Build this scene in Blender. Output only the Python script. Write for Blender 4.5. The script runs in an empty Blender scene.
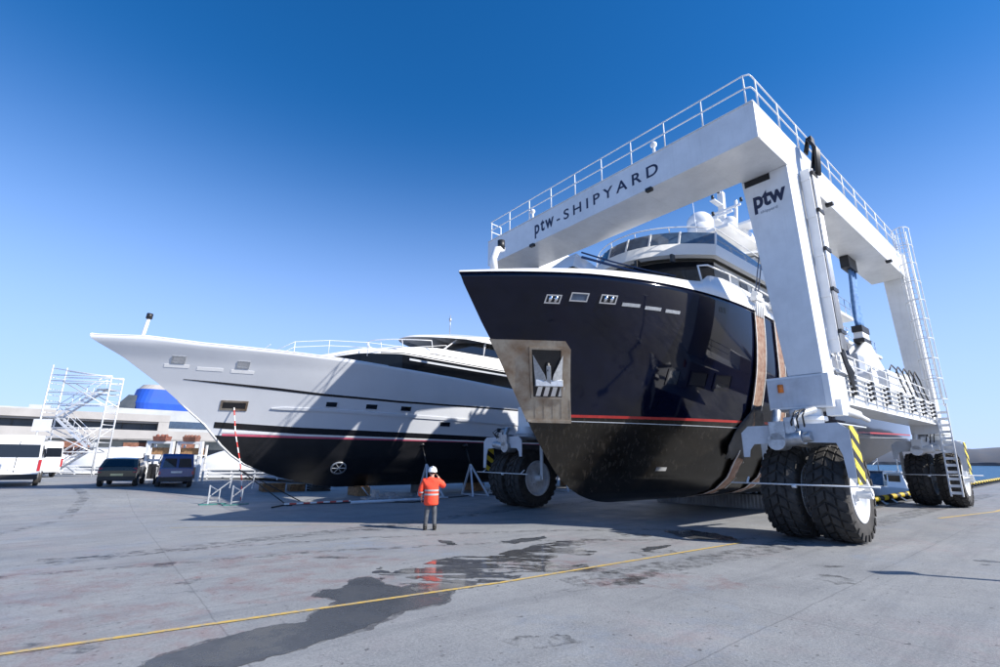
import bpy, math, random
from mathutils import Vector, Matrix
random.seed(7)
scene = bpy.context.scene
COL = scene.collection
PI = math.pi

# ------------------------------------------------------------------ yard frame
OX, OY = 8.814, 13.934
AZ = math.radians(50.474)
AX = (math.sin(AZ), math.cos(AZ)); BX = (-math.cos(AZ), math.sin(AZ))
ROT = math.atan2(AX[1], AX[0])
WD = 11.73          # track width of the boat lift
LG = 16.17          # wheelbase
def w2(s, t): return (OX + AX[0]*s + BX[0]*t, OY + AX[1]*s + BX[1]*t)
def loc2(x, y):
    dx, dy = x-OX, y-OY
    return (dx*AX[0]+dy*AX[1], dx*BX[0]+dy*BX[1])
def sm(v):
    v = max(0.0, min(1.0, v)); return v*v*(3-2*v)
def gz(x, y): return .5*sm((-x-12)/8)*sm((y-16)/8)
def lerp(a, b, k): return a+(b-a)*k
def interp(tab, x):
    if x <= tab[0][0]: return tab[0][1]
    for (x0, y0), (x1, y1) in zip(tab, tab[1:]):
        if x <= x1: return y0+(y1-y0)*(x-x0)/(x1-x0)
    return tab[-1][1]

# ------------------------------------------------------------------ materials
def nodes_of(name):
    m = bpy.data.materials.new(name); m.use_nodes = True
    nt = m.node_tree; b = nt.nodes['Principled BSDF']
    return m, nt, b
def mat(name, col, rough=.5, metal=0., var=.12, scale=3., bump=.0, bscale=40., coat=0., col2=None, spec=.5, streak=0.):
    """principled surface whose colour is broken up by two octaves of noise, optional rain streaks"""
    m, nt, b = nodes_of(name); N = nt.nodes; L = nt.links
    tc = N.new('ShaderNodeTexCoord')
    nz = N.new('ShaderNodeTexNoise'); nz.inputs['Scale'].default_value = scale; nz.inputs['Detail'].default_value = 6
    nz.inputs['Roughness'].default_value = .62
    L.new(tc.outputs['Object'], nz.inputs['Vector'])
    mx = N.new('ShaderNodeMix'); mx.data_type = 'RGBA'
    c2 = col2 if col2 else tuple(c*(1-var*1.6) for c in col)
    c1 = col if col2 else tuple(min(1, c*(1+var*.3)) for c in col)
    mx.inputs[6].default_value = (*c1, 1); mx.inputs[7].default_value = (*c2, 1)
    mr = N.new('ShaderNodeMapRange'); mr.inputs[1].default_value = .38; mr.inputs[2].default_value = .68
    L.new(nz.outputs['Fac'], mr.inputs[0]); L.new(mr.outputs[0], mx.inputs[0])
    out = mx.outputs[2]
    if streak > 0:
        mp = N.new('ShaderNodeMapping'); mp.inputs['Scale'].default_value = (5, 5, .35)
        n2 = N.new('ShaderNodeTexNoise'); n2.inputs['Scale'].default_value = 2.2; n2.inputs['Detail'].default_value = 5
        L.new(tc.outputs['Object'], mp.inputs[0]); L.new(mp.outputs[0], n2.inputs['Vector'])
        r2 = N.new('ShaderNodeMapRange'); r2.inputs[1].default_value = .52; r2.inputs[2].default_value = .78
        r2.inputs[4].default_value = streak
        L.new(n2.outputs['Fac'], r2.inputs[0])
        m2 = N.new('ShaderNodeMix'); m2.data_type = 'RGBA'; m2.inputs[7].default_value = (.22, .19, .16, 1)
        L.new(r2.outputs[0], m2.inputs[0]); L.new(out, m2.inputs[6]); out = m2.outputs[2]
    L.new(out, b.inputs['Base Color'])
    rr = N.new('ShaderNodeMapRange'); rr.inputs[3].default_value = max(.02, rough*.8); rr.inputs[4].default_value = min(1, rough*1.25)
    L.new(nz.outputs['Fac'], rr.inputs[0]); L.new(rr.outputs[0], b.inputs['Roughness'])
    b.inputs['Metallic'].default_value = metal; b.inputs['Coat Weight'].default_value = coat
    b.inputs['Coat Roughness'].default_value = .04
    b.inputs['Specular IOR Level'].default_value = spec
    if name == 'navy_hull_gloss': b.inputs['IOR'].default_value = 1.42; b.inputs['Coat IOR'].default_value = 1.35
    if bump > 0:
        nb = N.new('ShaderNodeTexNoise'); nb.inputs['Scale'].default_value = bscale; nb.inputs['Detail'].default_value = 4
        L.new(tc.outputs['Object'], nb.inputs['Vector'])
        bp = N.new('ShaderNodeBump'); bp.inputs['Strength'].default_value = bump; bp.inputs['Distance'].default_value = .02
        L.new(nb.outputs['Fac'], bp.inputs['Height']); L.new(bp.outputs[0], b.inputs['Normal'])
    return m

M = {}
M['white'] = mat('painted_white_steel', (.78, .79, .79), .38, var=.07, scale=1.2, bump=.05, bscale=6, streak=.07, coat=.2)
M['white_clean'] = mat('white_gelcoat', (.80, .80, .79), .25, var=.04, scale=.9, coat=.5)
M['cream'] = mat('cream_gelcoat', (.74, .73, .69), .3, var=.04, scale=.9, coat=.3)
M['grey_paint'] = mat('light_grey_paint', (.55, .58, .62), .4, var=.1, scale=2, streak=.12)
M['navy'] = mat('navy_hull_gloss', (.0022, .0038, .015), .06, var=.3, scale=.7, coat=.25, bump=.03, bscale=.7, spec=.38)
M['antifoul_b'] = mat('black_antifouling', (.005, .0042, .003), .24, col2=(.011, .0085, .005), scale=1.1, bump=.08, bscale=12, streak=.15)
M['red'] = mat('red_stripe', (.42, .03, .025), .35, var=.15)
M['silver'] = mat('pearl_silver_hull', (.60, .62, .65), .2, var=.03, scale=.6, coat=.7)
M['black'] = mat('black_paint', (.012, .012, .014), .25, var=.2)
M['antifoul_w'] = mat('charcoal_antifouling', (.0045, .005, .0065), .45, col2=(.010, .010, .012), scale=1.4, bump=.08, bscale=12)
M['pink'] = mat('pink_stripe', (.55, .10, .16), .4, var=.15)
M['glass'] = mat('tinted_glass', (.008, .010, .014), .04, var=.1, coat=.5)
M['glass_dark'] = mat('smoked_glass', (.004, .005, .007), .10, var=.1, spec=.25)
M['glass_blue'] = mat('blue_tinted_glass', (.05, .08, .13), .05, var=.2, coat=.6)
M['steel'] = mat('stained_stainless', (.42, .38, .32), .34, metal=.75, col2=(.22, .15, .10), scale=1.6, bump=.06, bscale=8, streak=.5)
M['chrome'] = mat('polished_steel', (.75, .76, .78), .12, metal=1, var=.05)
M['galv'] = mat('galvanised_steel', (.48, .50, .52), .42, metal=.6, var=.18, scale=9)
M['alu'] = mat('aluminium_tube', (.72, .73, .74), .4, metal=.35, var=.1, scale=6)
M['tyre'] = mat('tyre_rubber', (.022, .021, .020), .75, col2=(.055, .05, .045), scale=4, bump=.25, bscale=30)
M['rim'] = mat('white_wheel_rim', (.72, .74, .76), .45, var=.15, scale=3, streak=.25)
M['hose'] = mat('black_hose', (.015, .015, .016), .45, var=.2)
M['cable'] = mat('dark_blue_cable', (.03, .06, .14), .5)
M['strap'] = mat('brown_webbing', (.20, .10, .065), .85, col2=(.36, .26, .20), scale=5, bump=.4, bscale=60, streak=.7)
M['strap_edge'] = mat('pale_webbing_edge', (.62, .60, .57), .8, var=.2, scale=8)
M['sling_blue'] = mat('blue_sling', (.05, .15, .36), .7, col2=(.15, .29, .50), scale=6, bump=.5, bscale=30)
M['tarp'] = mat('grey_tarpaulin', (.05, .055, .065), .45, var=.25, bump=.8, bscale=3)
M['yellow'] = mat('yellow_paint', (.72, .50, .03), .5, var=.15, scale=8)
M['orange'] = mat('orange_lamp', (.85, .22, .03), .3)
M['conc'] = mat('weathered_concrete', (.33, .32, .31), .85, var=.25, scale=1.3, bump=.3, bscale=20, streak=.3)
M['conc_dark'] = mat('dark_concrete', (.10, .10, .095), .9, var=.3, scale=1.3, bump=.3, bscale=20)
M['wood'] = mat('timber_block', (.30, .17, .08), .8, var=.35, scale=6, bump=.3)
M['bld_white'] = mat('white_render', (.37, .355, .34), .8, var=.08, scale=.3, streak=.15)
M['bld_grey'] = mat('grey_cladding', (.42, .44, .45), .6, var=.1, scale=.4)
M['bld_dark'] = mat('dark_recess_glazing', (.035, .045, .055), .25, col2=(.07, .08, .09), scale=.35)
M['brick'] = mat('brown_brick', (.22, .10, .07), .8, var=.3, scale=2)
M['blue_b'] = mat('blue_cladding', (.02, .09, .48), .4, var=.1, scale=.5)
M['tent'] = mat('white_tarpaulin', (.80, .80, .80), .6, var=.06, scale=.8, bump=.4, bscale=1.2)
M['carwhite'] = mat('white_car_paint', (.76, .77, .78), .25, var=.03, coat=.6)
M['carblue'] = mat('blue_car_paint', (.012, .055, .21), .22, var=.1, coat=.7)
M['carbrown'] = mat('bronze_car_paint', (.085, .080, .060), .28, metal=.4, var=.1, coat=.6)
M['taillight'] = mat('red_tail_lamp', (.40, .015, .015), .2, coat=.5)
M['plate'] = mat('number_plate', (.72, .62, .30), .5)
M['plate_w'] = mat('white_number_plate', (.7, .7, .68), .5)
M['hivis'] = mat('orange_hivis_cloth', (.90, .075, .03), .75, var=.12, scale=14, bump=.5, bscale=25)
M['reflect'] = mat('reflective_tape', (.42, .43, .42), .35, var=.1)
M['trouser'] = mat('grey_work_trousers', (.10, .105, .115), .85, var=.25, scale=12, bump=.4, bscale=30)
M['boot'] = mat('black_boots', (.02, .018, .016), .6)
M['skin'] = mat('skin', (.50, .30, .22), .55, var=.08)
M['helmet'] = mat('white_helmet', (.82, .82, .80), .25, coat=.5, var=.02)
M['hair'] = mat('dark_hair', (.03, .02, .015), .7)
M['darkcloth'] = mat('dark_clothes', (.04, .045, .055), .85, var=.2)
M['teal'] = mat('green_base_plate', (.03, .17, .15), .6, var=.3, scale=8)
M['ink'] = mat('dark_blue_lettering', (.012, .02, .06), .5, var=.05)
M['ink_grey'] = mat('grey_lettering', (.25, .28, .33), .5, var=.05)
M['leaf_brown'] = mat('brown_crate', (.26, .10, .07), .8, var=.35, scale=8)
M['deck'] = mat('dark_deck_kit', (.05, .07, .09), .6, var=.3)

def hazard_mat():
    m, nt, b = nodes_of('yellow_black_hazard'); N = nt.nodes; L = nt.links
    tc = N.new('ShaderNodeTexCoord'); sp = N.new('ShaderNodeSeparateXYZ'); L.new(tc.outputs['Object'], sp.inputs[0])
    a = N.new('ShaderNodeMath'); a.operation = 'MULTIPLY'; a.inputs[1].default_value = .62
    L.new(sp.outputs[0], a.inputs[0])
    s = N.new('ShaderNodeMath'); s.operation = 'ADD'; L.new(sp.outputs[2], s.inputs[0]); L.new(a.outputs[0], s.inputs[1])
    k = N.new('ShaderNodeMath'); k.operation = 'MULTIPLY'; k.inputs[1].default_value = 1/.46; L.new(s.outputs[0], k.inputs[0])
    f = N.new('ShaderNodeMath'); f.operation = 'FRACT'; L.new(k.outputs[0], f.inputs[0])
    g = N.new('ShaderNodeMath'); g.operation = 'GREATER_THAN'; g.inputs[1].default_value = .5; L.new(f.outputs[0], g.inputs[0])
    mx = N.new('ShaderNodeMix'); mx.data_type = 'RGBA'
    mx.inputs[6].default_value = (.012, .012, .012, 1); mx.inputs[7].default_value = (.80, .62, .05, 1)
    L.new(g.outputs[0], mx.inputs[0]); L.new(mx.outputs[2], b.inputs['Base Color']); b.inputs['Roughness'].default_value = .5
    return m
M['hazard'] = hazard_mat()

def band_mat(name, period, c1, c2, axis=0):
    m, nt, b = nodes_of(name); N = nt.nodes; L = nt.links
    tc = N.new('ShaderNodeTexCoord'); sp = N.new('ShaderNodeSeparateXYZ'); L.new(tc.outputs['Object'], sp.inputs[0])
    k = N.new('ShaderNodeMath'); k.operation = 'MULTIPLY'; k.inputs[1].default_value = 1/period; L.new(sp.outputs[axis], k.inputs[0])
    f = N.new('ShaderNodeMath'); f.operation = 'FRACT'; L.new(k.outputs[0], f.inputs[0])
    g = N.new('ShaderNodeMath'); g.operation = 'GREATER_THAN'; g.inputs[1].default_value = .5; L.new(f.outputs[0], g.inputs[0])
    mx = N.new('ShaderNodeMix'); mx.data_type = 'RGBA'
    mx.inputs[6].default_value = (*c1, 1); mx.inputs[7].default_value = (*c2, 1)
    L.new(g.outputs[0], mx.inputs[0]); L.new(mx.outputs[2], b.inputs['Base Color']); b.inputs['Roughness'].default_value = .55
    return m
M['rail_band'] = band_mat('yellow_black_pipe', 1.6, (.015, .015, .015), (.75, .52, .03))
M['rope_rw'] = band_mat('red_white_rope', .5, (.60, .05, .04), (.75, .74, .72), 2)
M['redwhite'] = band_mat('red_white_board', .6, (.65, .10, .08), (.78, .77, .75))

def ground_mat():
    m, nt, b = nodes_of('stained_concrete_yard'); N = nt.nodes; L = nt.links
    tc = N.new('ShaderNodeTexCoord')
    mp = N.new('ShaderNodeMapping'); mp.inputs['Rotation'].default_value = (0, 0, -ROT)
    L.new(tc.outputs['Object'], mp.inputs[0])
    def noise(scale, detail=6, rough=.6, vec=None, dist=0):
        n = N.new('ShaderNodeTexNoise'); n.inputs['Scale'].default_value = scale; n.inputs['Detail'].default_value = detail
        n.inputs['Roughness'].default_value = rough; n.inputs['Distortion'].default_value = dist
        L.new(vec or mp.outputs[0], n.inputs['Vector']); return n.outputs['Fac']
    def rng(v, a, bb, c=0, d=1):
        r = N.new('ShaderNodeMapRange'); r.inputs[1].default_value = a; r.inputs[2].default_value = bb
        r.inputs[3].default_value = c; r.inputs[4].default_value = d; L.new(v, r.inputs[0]); return r.outputs[0]
    def mixc(f, c1, c2):
        x = N.new('ShaderNodeMix'); x.data_type = 'RGBA'
        for i, c in ((6, c1), (7, c2)):
            if isinstance(c, tuple): x.inputs[i].default_value = (*c, 1)
            else: L.new(c, x.inputs[i])
        L.new(f, x.inputs[0]); return x.outputs[2]
    def mul(a_, b_):
        q = N.new('ShaderNodeMath'); q.operation = 'MULTIPLY'
        for i, c in enumerate((a_, b_)):
            if isinstance(c, (int, float)): q.inputs[i].default_value = c
            else: L.new(c, q.inputs[i])
        return q.outputs[0]
    base = mixc(rng(noise(.45, 8, .7), .3, .7), (.258, .266, .266), (.155, .162, .167))
    base = mixc(mul(rng(noise(4.5, 8, .75), .42, .72), .6), base, (.145, .15, .16))
    base = mixc(mul(rng(noise(30, 5, .75), .42, .66), .6), base, (.33, .335, .335))
    base = mixc(mul(rng(noise(17, 6, .8), .52, .66), .5), base, (.12, .12, .125))
    # long tyre smears along the travel direction
    st = N.new('ShaderNodeMapping'); st.inputs['Scale'].default_value = (.16, 1.5, 1); L.new(mp.outputs[0], st.inputs[0])
    base = mixc(mul(rng(noise(1.3, 8, .7, st.outputs[0], .4), .50, .72), .55), base, (.11, .115, .125))
    # red / pink antifouling dust and bluish stains
    base = mixc(mul(rng(noise(.20, 5, .65, None, .6), .50, .66), mul(rng(noise(2.2, 8, .75), .40, .68), .35)), base, (.30, .17, .17))
    of = N.new('ShaderNodeMapping'); of.inputs['Location'].default_value = (31, 17, 0); L.new(mp.outputs[0], of.inputs[0])
    base = mixc(mul(rng(noise(.26, 5, .6, of.outputs[0], .5), .54, .68), mul(rng(noise(2.8, 8, .7, of.outputs[0]), .4, .7), .5)), base, (.16, .22, .31))
    # small dark spots
    base = mixc(mul(rng(noise(9, 3, .5, of.outputs[0]), .67, .71), .75), base, (.06, .06, .062))
    # slab joints
    sp = N.new('ShaderNodeSeparateXYZ'); L.new(mp.outputs[0], sp.inputs[0])
    wob = mul(rng(noise(1.1, 4), 0, 1, -.5, .5), .10)
    for ax, per, off in ((0, 6.1, 2.3), (1, 5.3, 1.1)):
        ad = N.new('ShaderNodeMath'); ad.operation = 'ADD'; L.new(sp.outputs[ax], ad.inputs[0]); L.new(wob, ad.inputs[1])
        a2 = N.new('ShaderNodeMath'); a2.operation = 'ADD'; L.new(ad.outputs[0], a2.inputs[0]); a2.inputs[1].default_value = off+600
        md = N.new('ShaderNodeMath'); md.operation = 'MODULO'; L.new(a2.outputs[0], md.inputs[0]); md.inputs[1].default_value = per
        base = mixc(mul(rng(md.outputs[0], .014, .026, 1, 0), .38), base, (.06, .06, .065))
    vo = N.new('ShaderNodeTexVoronoi'); vo.feature = 'DISTANCE_TO_EDGE'; vo.inputs['Scale'].default_value = .28
    wv = N.new('ShaderNodeVectorMath'); wv.operation = 'ADD'; nn = N.new('ShaderNodeTexNoise'); nn.inputs['Scale'].default_value = 1.5; nn.inputs['Detail'].default_value = 6
    L.new(mp.outputs[0], nn.inputs['Vector']); L.new(mp.outputs[0], wv.inputs[0]); L.new(nn.outputs['Color'], wv.inputs[1]); L.new(wv.outputs[0], vo.inputs['Vector'])
    base = mixc(mul(mul(rng(vo.outputs['Distance'], .0012, .003, 1, 0), .5), rng(noise(.15, 3), .5, .56)), base, (.07, .07, .075))
    L.new(base, b.inputs['Base Color'])
    L.new(rng(noise(.8, 5), .3, .7, .55, .85), b.inputs['Roughness'])
    bp = N.new('ShaderNodeBump'); bp.inputs['Strength'].default_value = .6; bp.inputs['Distance'].default_value = .012
    L.new(noise(26, 6, .7), bp.inputs['Height']); L.new(bp.outputs[0], b.inputs['Normal'])
    return m
M['ground'] = ground_mat()

def wet_mat(name, col, r0, r1, spec=.5):
    m, nt, b = nodes_of(name); N = nt.nodes; L = nt.links
    tc = N.new('ShaderNodeTexCoord'); n = N.new('ShaderNodeTexNoise'); n.inputs['Scale'].default_value = 1.6; n.inputs['Detail'].default_value = 7
    n.inputs['Roughness'].default_value = .7
    L.new(tc.outputs['Object'], n.inputs['Vector'])
    r = N.new('ShaderNodeMapRange'); r.inputs[1].default_value = .42; r.inputs[2].default_value = .62; r.inputs[3].default_value = r0; r.inputs[4].default_value = r1
    L.new(n.outputs['Fac'], r.inputs[0]); L.new(r.outputs[0], b.inputs['Roughness'])
    mx = N.new('ShaderNodeMix'); mx.data_type = 'RGBA'; mx.inputs[6].default_value = (*col, 1); mx.inputs[7].default_value = (col[0]*1.8, col[1]*1.8, col[2]*1.75, 1)
    L.new(r.outputs[0], mx.inputs[0]); L.new(n.outputs['Fac'], mx.inputs[0]); L.new(mx.outputs[2], b.inputs['Base Color'])
    b.inputs['IOR'].default_value = 1.33
    n2 = N.new('ShaderNodeTexNoise'); n2.inputs['Scale'].default_value = 14; n2.inputs['Detail'].default_value = 4; L.new(tc.outputs['Object'], n2.inputs['Vector'])
    bp = N.new('ShaderNodeBump'); bp.inputs['Strength'].default_value = .10; bp.inputs['Distance'].default_value = .01
    L.new(n2.outputs['Fac'], bp.inputs['Height']); L.new(bp.outputs[0], b.inputs['Normal'])
    return m
M['wet'] = wet_mat('wet_concrete', (.045, .047, .05), .16, .5)
M['puddle'] = wet_mat('puddle_water', (.05, .05, .052), .02, .10)

def puddle_film():
    m = wet_mat('puddle_film', (.05, .05, .052), .02, .12); nt = m.node_tree; N = nt.nodes; L = nt.links; b = N['Principled BSDF']
    tc = N.new('ShaderNodeTexCoord'); mp = N.new('ShaderNodeMapping'); mp.inputs['Rotation'].default_value = (0, 0, -.35); mp.inputs['Scale'].default_value = (.55, 2.1, 1)
    n = N.new('ShaderNodeTexNoise'); n.inputs['Scale'].default_value = 1.7; n.inputs['Detail'].default_value = 9; n.inputs['Roughness'].default_value = .72; n.inputs['Distortion'].default_value = .5
    L.new(tc.outputs['Object'], mp.inputs[0]); L.new(mp.outputs[0], n.inputs['Vector'])
    r = N.new('ShaderNodeMapRange'); r.inputs[1].default_value = .485; r.inputs[2].default_value = .51; L.new(n.outputs['Fac'], r.inputs[0])
    tr = N.new('ShaderNodeBsdfTransparent'); mx = N.new('ShaderNodeMixShader'); L.new(r.outputs[0], mx.inputs[0]); L.new(tr.outputs[0], mx.inputs[1]); L.new(b.outputs[0], mx.inputs[2])
    L.new(mx.outputs[0], N['Material Output'].inputs[0]); return m
M['puddle'] = puddle_film()
def sea_mat():
    m, nt, b = nodes_of('sea_water'); N = nt.nodes; L = nt.links
    b.inputs['Base Color'].default_value = (.012, .075, .15, 1); b.inputs['Roughness'].default_value = .32; b.inputs['IOR'].default_value = 1.33
    tc = N.new('ShaderNodeTexCoord'); n = N.new('ShaderNodeTexNoise'); n.inputs['Scale'].default_value = 1.3; n.inputs['Detail'].default_value = 8
    L.new(tc.outputs['Object'], n.inputs['Vector'])
    bp = N.new('ShaderNodeBump'); bp.inputs['Strength'].default_value = .9; bp.inputs['Distance'].default_value = .5
    L.new(n.outputs['Fac'], bp.inputs['Height']); L.new(bp.outputs[0], b.inputs['Normal'])
    return m
M['sea'] = sea_mat()
M['hill'] = mat('far_shore_hazed', (.085, .105, .135), .9, col2=(.12, .12, .13), scale=.035)  # bluish tint paints distance haze into the hill colour
M['shoreline'] = mat('far_breakwater', (.06, .07, .085), .9, var=.3, scale=.05)

# ------------------------------------------------------------------ mesh helpers
class MB:
    def __init__(s): s.v = []; s.f = []; s.m = []; s.mi = 0; s.sm = []; s.smooth = False
    def add(s, vs, fs):
        o = len(s.v); s.v += [tuple(v) for v in vs]
        for f in fs: s.f.append(tuple(i+o for i in f)); s.m.append(s.mi); s.sm.append(s.smooth)
        return s
    def box(s, x0, x1, y0, y1, z0, z1):
        vs = [(x, y, z) for z in (z0, z1) for y in (y0, y1) for x in (x0, x1)]
        return s.add(vs, [(0, 2, 3, 1), (4, 5, 7, 6), (0, 1, 5, 4), (2, 6, 7, 3), (0, 4, 6, 2), (1, 3, 7, 5)])
    def hexa(s, b, t):  # bottom quad, top quad (same winding, ccw from above)
        return s.add(list(b)+list(t), [(3, 2, 1, 0), (4, 5, 6, 7), (0, 1, 5, 4), (1, 2, 6, 5), (2, 3, 7, 6), (3, 0, 4, 7)])
    def bar(s, p, q, w, h=None, up=(0, 0, 1)):
        p = Vector(p); q = Vector(q); h = h or w; d = (q-p).normalized(); u = Vector(up)
        if abs(d.dot(u)) > .98: u = Vector((1, 0, 0))
        r = d.cross(u).normalized(); u = r.cross(d)
        r = r*w/2; u = u*h/2
        return s.add([p-r-u, p+r-u, p+r+u, p-r+u, q-r-u, q+r-u, q+r+u, q-r+u],
                     [(0, 1, 2, 3), (7, 6, 5, 4), (0, 4, 5, 1), (1, 5, 6, 2), (2, 6, 7, 3), (3, 7, 4, 0)])
    def cyl(s, p, q, r, r2=None, n=12, cap=True):
        p = Vector(p); q = Vector(q); r2 = r if r2 is None else r2; d = (q-p).normalized()
        u = Vector((0, 0, 1)) if abs(d.z) < .95 else Vector((1, 0, 0))
        a = d.cross(u).normalized(); b = d.cross(a)
        vs = []
        for c, rr in ((p, r), (q, r2)):
            for i in range(n):
                th = 2*PI*i/n; vs.append(c+a*math.cos(th)*rr+b*math.sin(th)*rr)
        fs = [(i, i+n, (i+1) % n+n, (i+1) % n) for i in range(n)]
        old = s.smooth; s.smooth = True; s.add(vs, fs); s.smooth = old
        if cap: s.add(vs, [tuple(range(n)), tuple(range(2*n-1, n-1, -1))])
        return s
    def tube(s, path, r, n=8):
        path = [Vector(p) for p in path]
        vs = []; prev = None
        for i, p in enumerate(path):
            d = (path[min(i+1, len(path)-1)]-path[max(i-1, 0)]).normalized()
            if prev is None:
                u = Vector((0, 0, 1)) if abs(d.z) < .9 else Vector((1, 0, 0)); a = d.cross(u).normalized()
            else:
                a = (prev-d*prev.dot(d)).normalized()
            prev = a; b = d.cross(a); rr = r[i] if isinstance(r, (list, tuple)) else r
            for k in range(n):
                th = 2*PI*k/n; vs.append(p+a*math.cos(th)*rr+b*math.sin(th)*rr)
        fs = []
        for i in range(len(path)-1):
            for k in range(n):
                fs.append((i*n+k, i*n+(k+1) % n, (i+1)*n+(k+1) % n, (i+1)*n+k))
        m = len(path)
        old = s.smooth; s.smooth = True; s.add(vs, fs); s.smooth = old
        s.add([vs[k] for k in range(n)]+[vs[(m-1)*n+k] for k in range(n)], [tuple(range(n-1, -1, -1)), tuple(range(n, 2*n))])
        return s
    def lathe(s, prof, c, axis, n=32):
        """prof: list of (r, h); axis unit vector; closed revolve"""
        c = Vector(c); ax = Vector(axis).normalized(); u = Vector((0, 0, 1)) if abs(ax.z) < .9 else Vector((1, 0, 0))
        a = ax.cross(u).normalized(); b = ax.cross(a)
        vs = []
        for r, h in prof:
            for k in range(n):
                th = 2*PI*k/n; vs.append(c+ax*h+a*math.cos(th)*r+b*math.sin(th)*r)
        fs = []
        for i in range(len(prof)-1):
            for k in range(n): fs.append((i*n+k, i*n+(k+1) % n, (i+1)*n+(k+1) % n, (i+1)*n+k))
        old = s.smooth; s.smooth = True; s.add(vs, fs); s.smooth = old
        return s
    def ball(s, c, rx, ry=None, rz=None, n=16, m=10):
        ry = ry or rx; rz = rz or rx; vs = []
        for i in range(m+1):
            ph = PI*i/m
            for k in range(n):
                th = 2*PI*k/n
                vs.append((c[0]+rx*math.sin(ph)*math.cos(th), c[1]+ry*math.sin(ph)*math.sin(th), c[2]-rz*math.cos(ph)))
        fs = [(i*n+k, i*n+(k+1) % n, (i+1)*n+(k+1) % n, (i+1)*n+k) for i in range(m) for k in range(n)]
        old = s.smooth; s.smooth = True; s.add(vs, fs); s.smooth = old
        return s
    def grid(s, rows, flip=False):
        n = len(rows[0]); vs = [p for r in rows for p in r]; fs = []
        for i in range(len(rows)-1):
            for k in range(n-1):
                f = (i*n+k, i*n+k+1, (i+1)*n+k+1, (i+1)*n+k); fs.append(f[::-1] if flip else f)
        return s.add(vs, fs)
    def prism(s, pts, y0, y1):   # pts in (x, z), extruded in y
        n = len(pts); vs = [(x, y0, z) for x, z in pts]+[(x, y1, z) for x, z in pts]
        return s.add(vs, [tuple(range(n)), tuple(range(2*n-1, n-1, -1))]+[(i, i+n, (i+1) % n+n, (i+1) % n) for i in range(n)])
    def build(s, name, m, parent=None, bevel=0, solid=0, weld=False, loc=None):
        me = bpy.data.meshes.new(name); me.from_pydata(s.v, [], s.f)
        ms = m if isinstance(m, (list, tuple)) else [m]
        for q in ms: me.materials.append(M[q] if isinstance(q, str) else q)
        for p, i, sf in zip(me.polygons, s.m, s.sm): p.material_index = i; p.use_smooth = sf
        me.update()
        import bmesh
        b = bmesh.new(); b.from_mesh(me)
        bmesh.ops.remove_doubles(b, verts=b.verts, dist=.0004)
        bmesh.ops.recalc_face_normals(b, faces=b.faces)
        b.to_mesh(me); b.free()
        o = bpy.data.objects.new(name, me); COL.objects.link(o)
        if parent: o.parent = parent
        if loc: o.location = loc
        if solid:
            md = o.modifiers.new('thick', 'SOLIDIFY'); md.thickness = solid; md.offset = 0
        if bevel:
            md = o.modifiers.new('bevel', 'BEVEL'); md.width = bevel; md.segments = 2; md.limit_method = 'ANGLE'; md.angle_limit = .7
            md.harden_normals = False
        return o

def empty(name, loc=(0, 0, 0), rz=0.):
    o = bpy.data.objects.new(name, None); COL.objects.link(o); o.location = loc; o.rotation_euler = (0, 0, rz); o.empty_display_size = .3
    return o
def tag(o, label=None, cat=None, group=None, kind=None):
    if label: o['label'] = label
    if cat: o['category'] = cat
    if group: o['group'] = group
    if kind: o['kind'] = kind
    return o
def copy_tree(o, parent=None):
    c = o.copy(); COL.objects.link(c)
    if parent: c.parent = parent
    for ch in [x for x in bpy.data.objects if x.parent == o and x is not c]: copy_tree(ch, c)
    return c
def yard(name, s, t, z=0., rz=0.):
    x, y = w2(s, t); return empty(name, (x, y, z), ROT+rz)

# ------------------------------------------------------------------ camera
F = 479.4
up = Vector((11.944, 1838.3, -F)).normalized()
zb = Vector((0, 0, 1)); fw = (-zb-up*(-zb).dot(up)).normalized(); rt = fw.cross(up)
Rm = Matrix((rt, fw, up))          # camera -> world
cam = bpy.data.cameras.new('camera'); camo = bpy.data.objects.new('camera', cam); COL.objects.link(camo)
camo.matrix_world = Matrix.Translation((0, 0, 2.064)) @ Rm.to_4x4()
cam.sensor_width = 36; cam.lens = F/1000*36; cam.clip_end = 6000; cam.clip_start = .05
scene.camera = camo

# ------------------------------------------------------------------ light
SUN_AZ, SUN_EL = math.radians(112), math.radians(36)
world = bpy.data.worlds.new('World'); scene.world = world; world.use_nodes = True
wn = world.node_tree; sky = wn.nodes.new('ShaderNodeTexSky'); sky.sky_type = 'NISHITA'; sky.sun_disc = False
sky.sun_elevation = SUN_EL; sky.sun_rotation = SUN_AZ; sky.altitude = 0; sky.air_density = 1.0; sky.dust_density = .1; sky.ozone_density = 3.2
bg = wn.nodes['Background']; hs = wn.nodes.new('ShaderNodeHueSaturation'); hs.inputs['Saturation'].default_value = 1.35; wn.links.new(sky.outputs[0], hs.inputs['Color'])
wt = wn.nodes.new('ShaderNodeTexCoord'); wsp = wn.nodes.new('ShaderNodeSeparateXYZ'); wn.links.new(wt.outputs['Generated'], wsp.inputs[0])
wr = wn.nodes.new('ShaderNodeMapRange'); wr.interpolation_type = 'SMOOTHERSTEP'; wr.inputs[1].default_value = -.05; wr.inputs[2].default_value = .68; wr.inputs[3].default_value = .88; wr.inputs[4].default_value = 0.
wn.links.new(wsp.outputs[2], wr.inputs[0])
wm = wn.nodes.new('ShaderNodeMix'); wm.data_type = 'RGBA'; wm.inputs[7].default_value = (3.3, 4.7, 7.3, 1)
wn.links.new(wr.outputs[0], wm.inputs[0]); wn.links.new(hs.outputs[0], wm.inputs[6])
wx = wn.nodes.new('ShaderNodeMix'); wx.data_type = 'RGBA'; wx.blend_type = 'MULTIPLY'; wx.inputs[0].default_value = 1.; wx.inputs[7].default_value = (1.02, .99, 1.10, 1)
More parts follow.
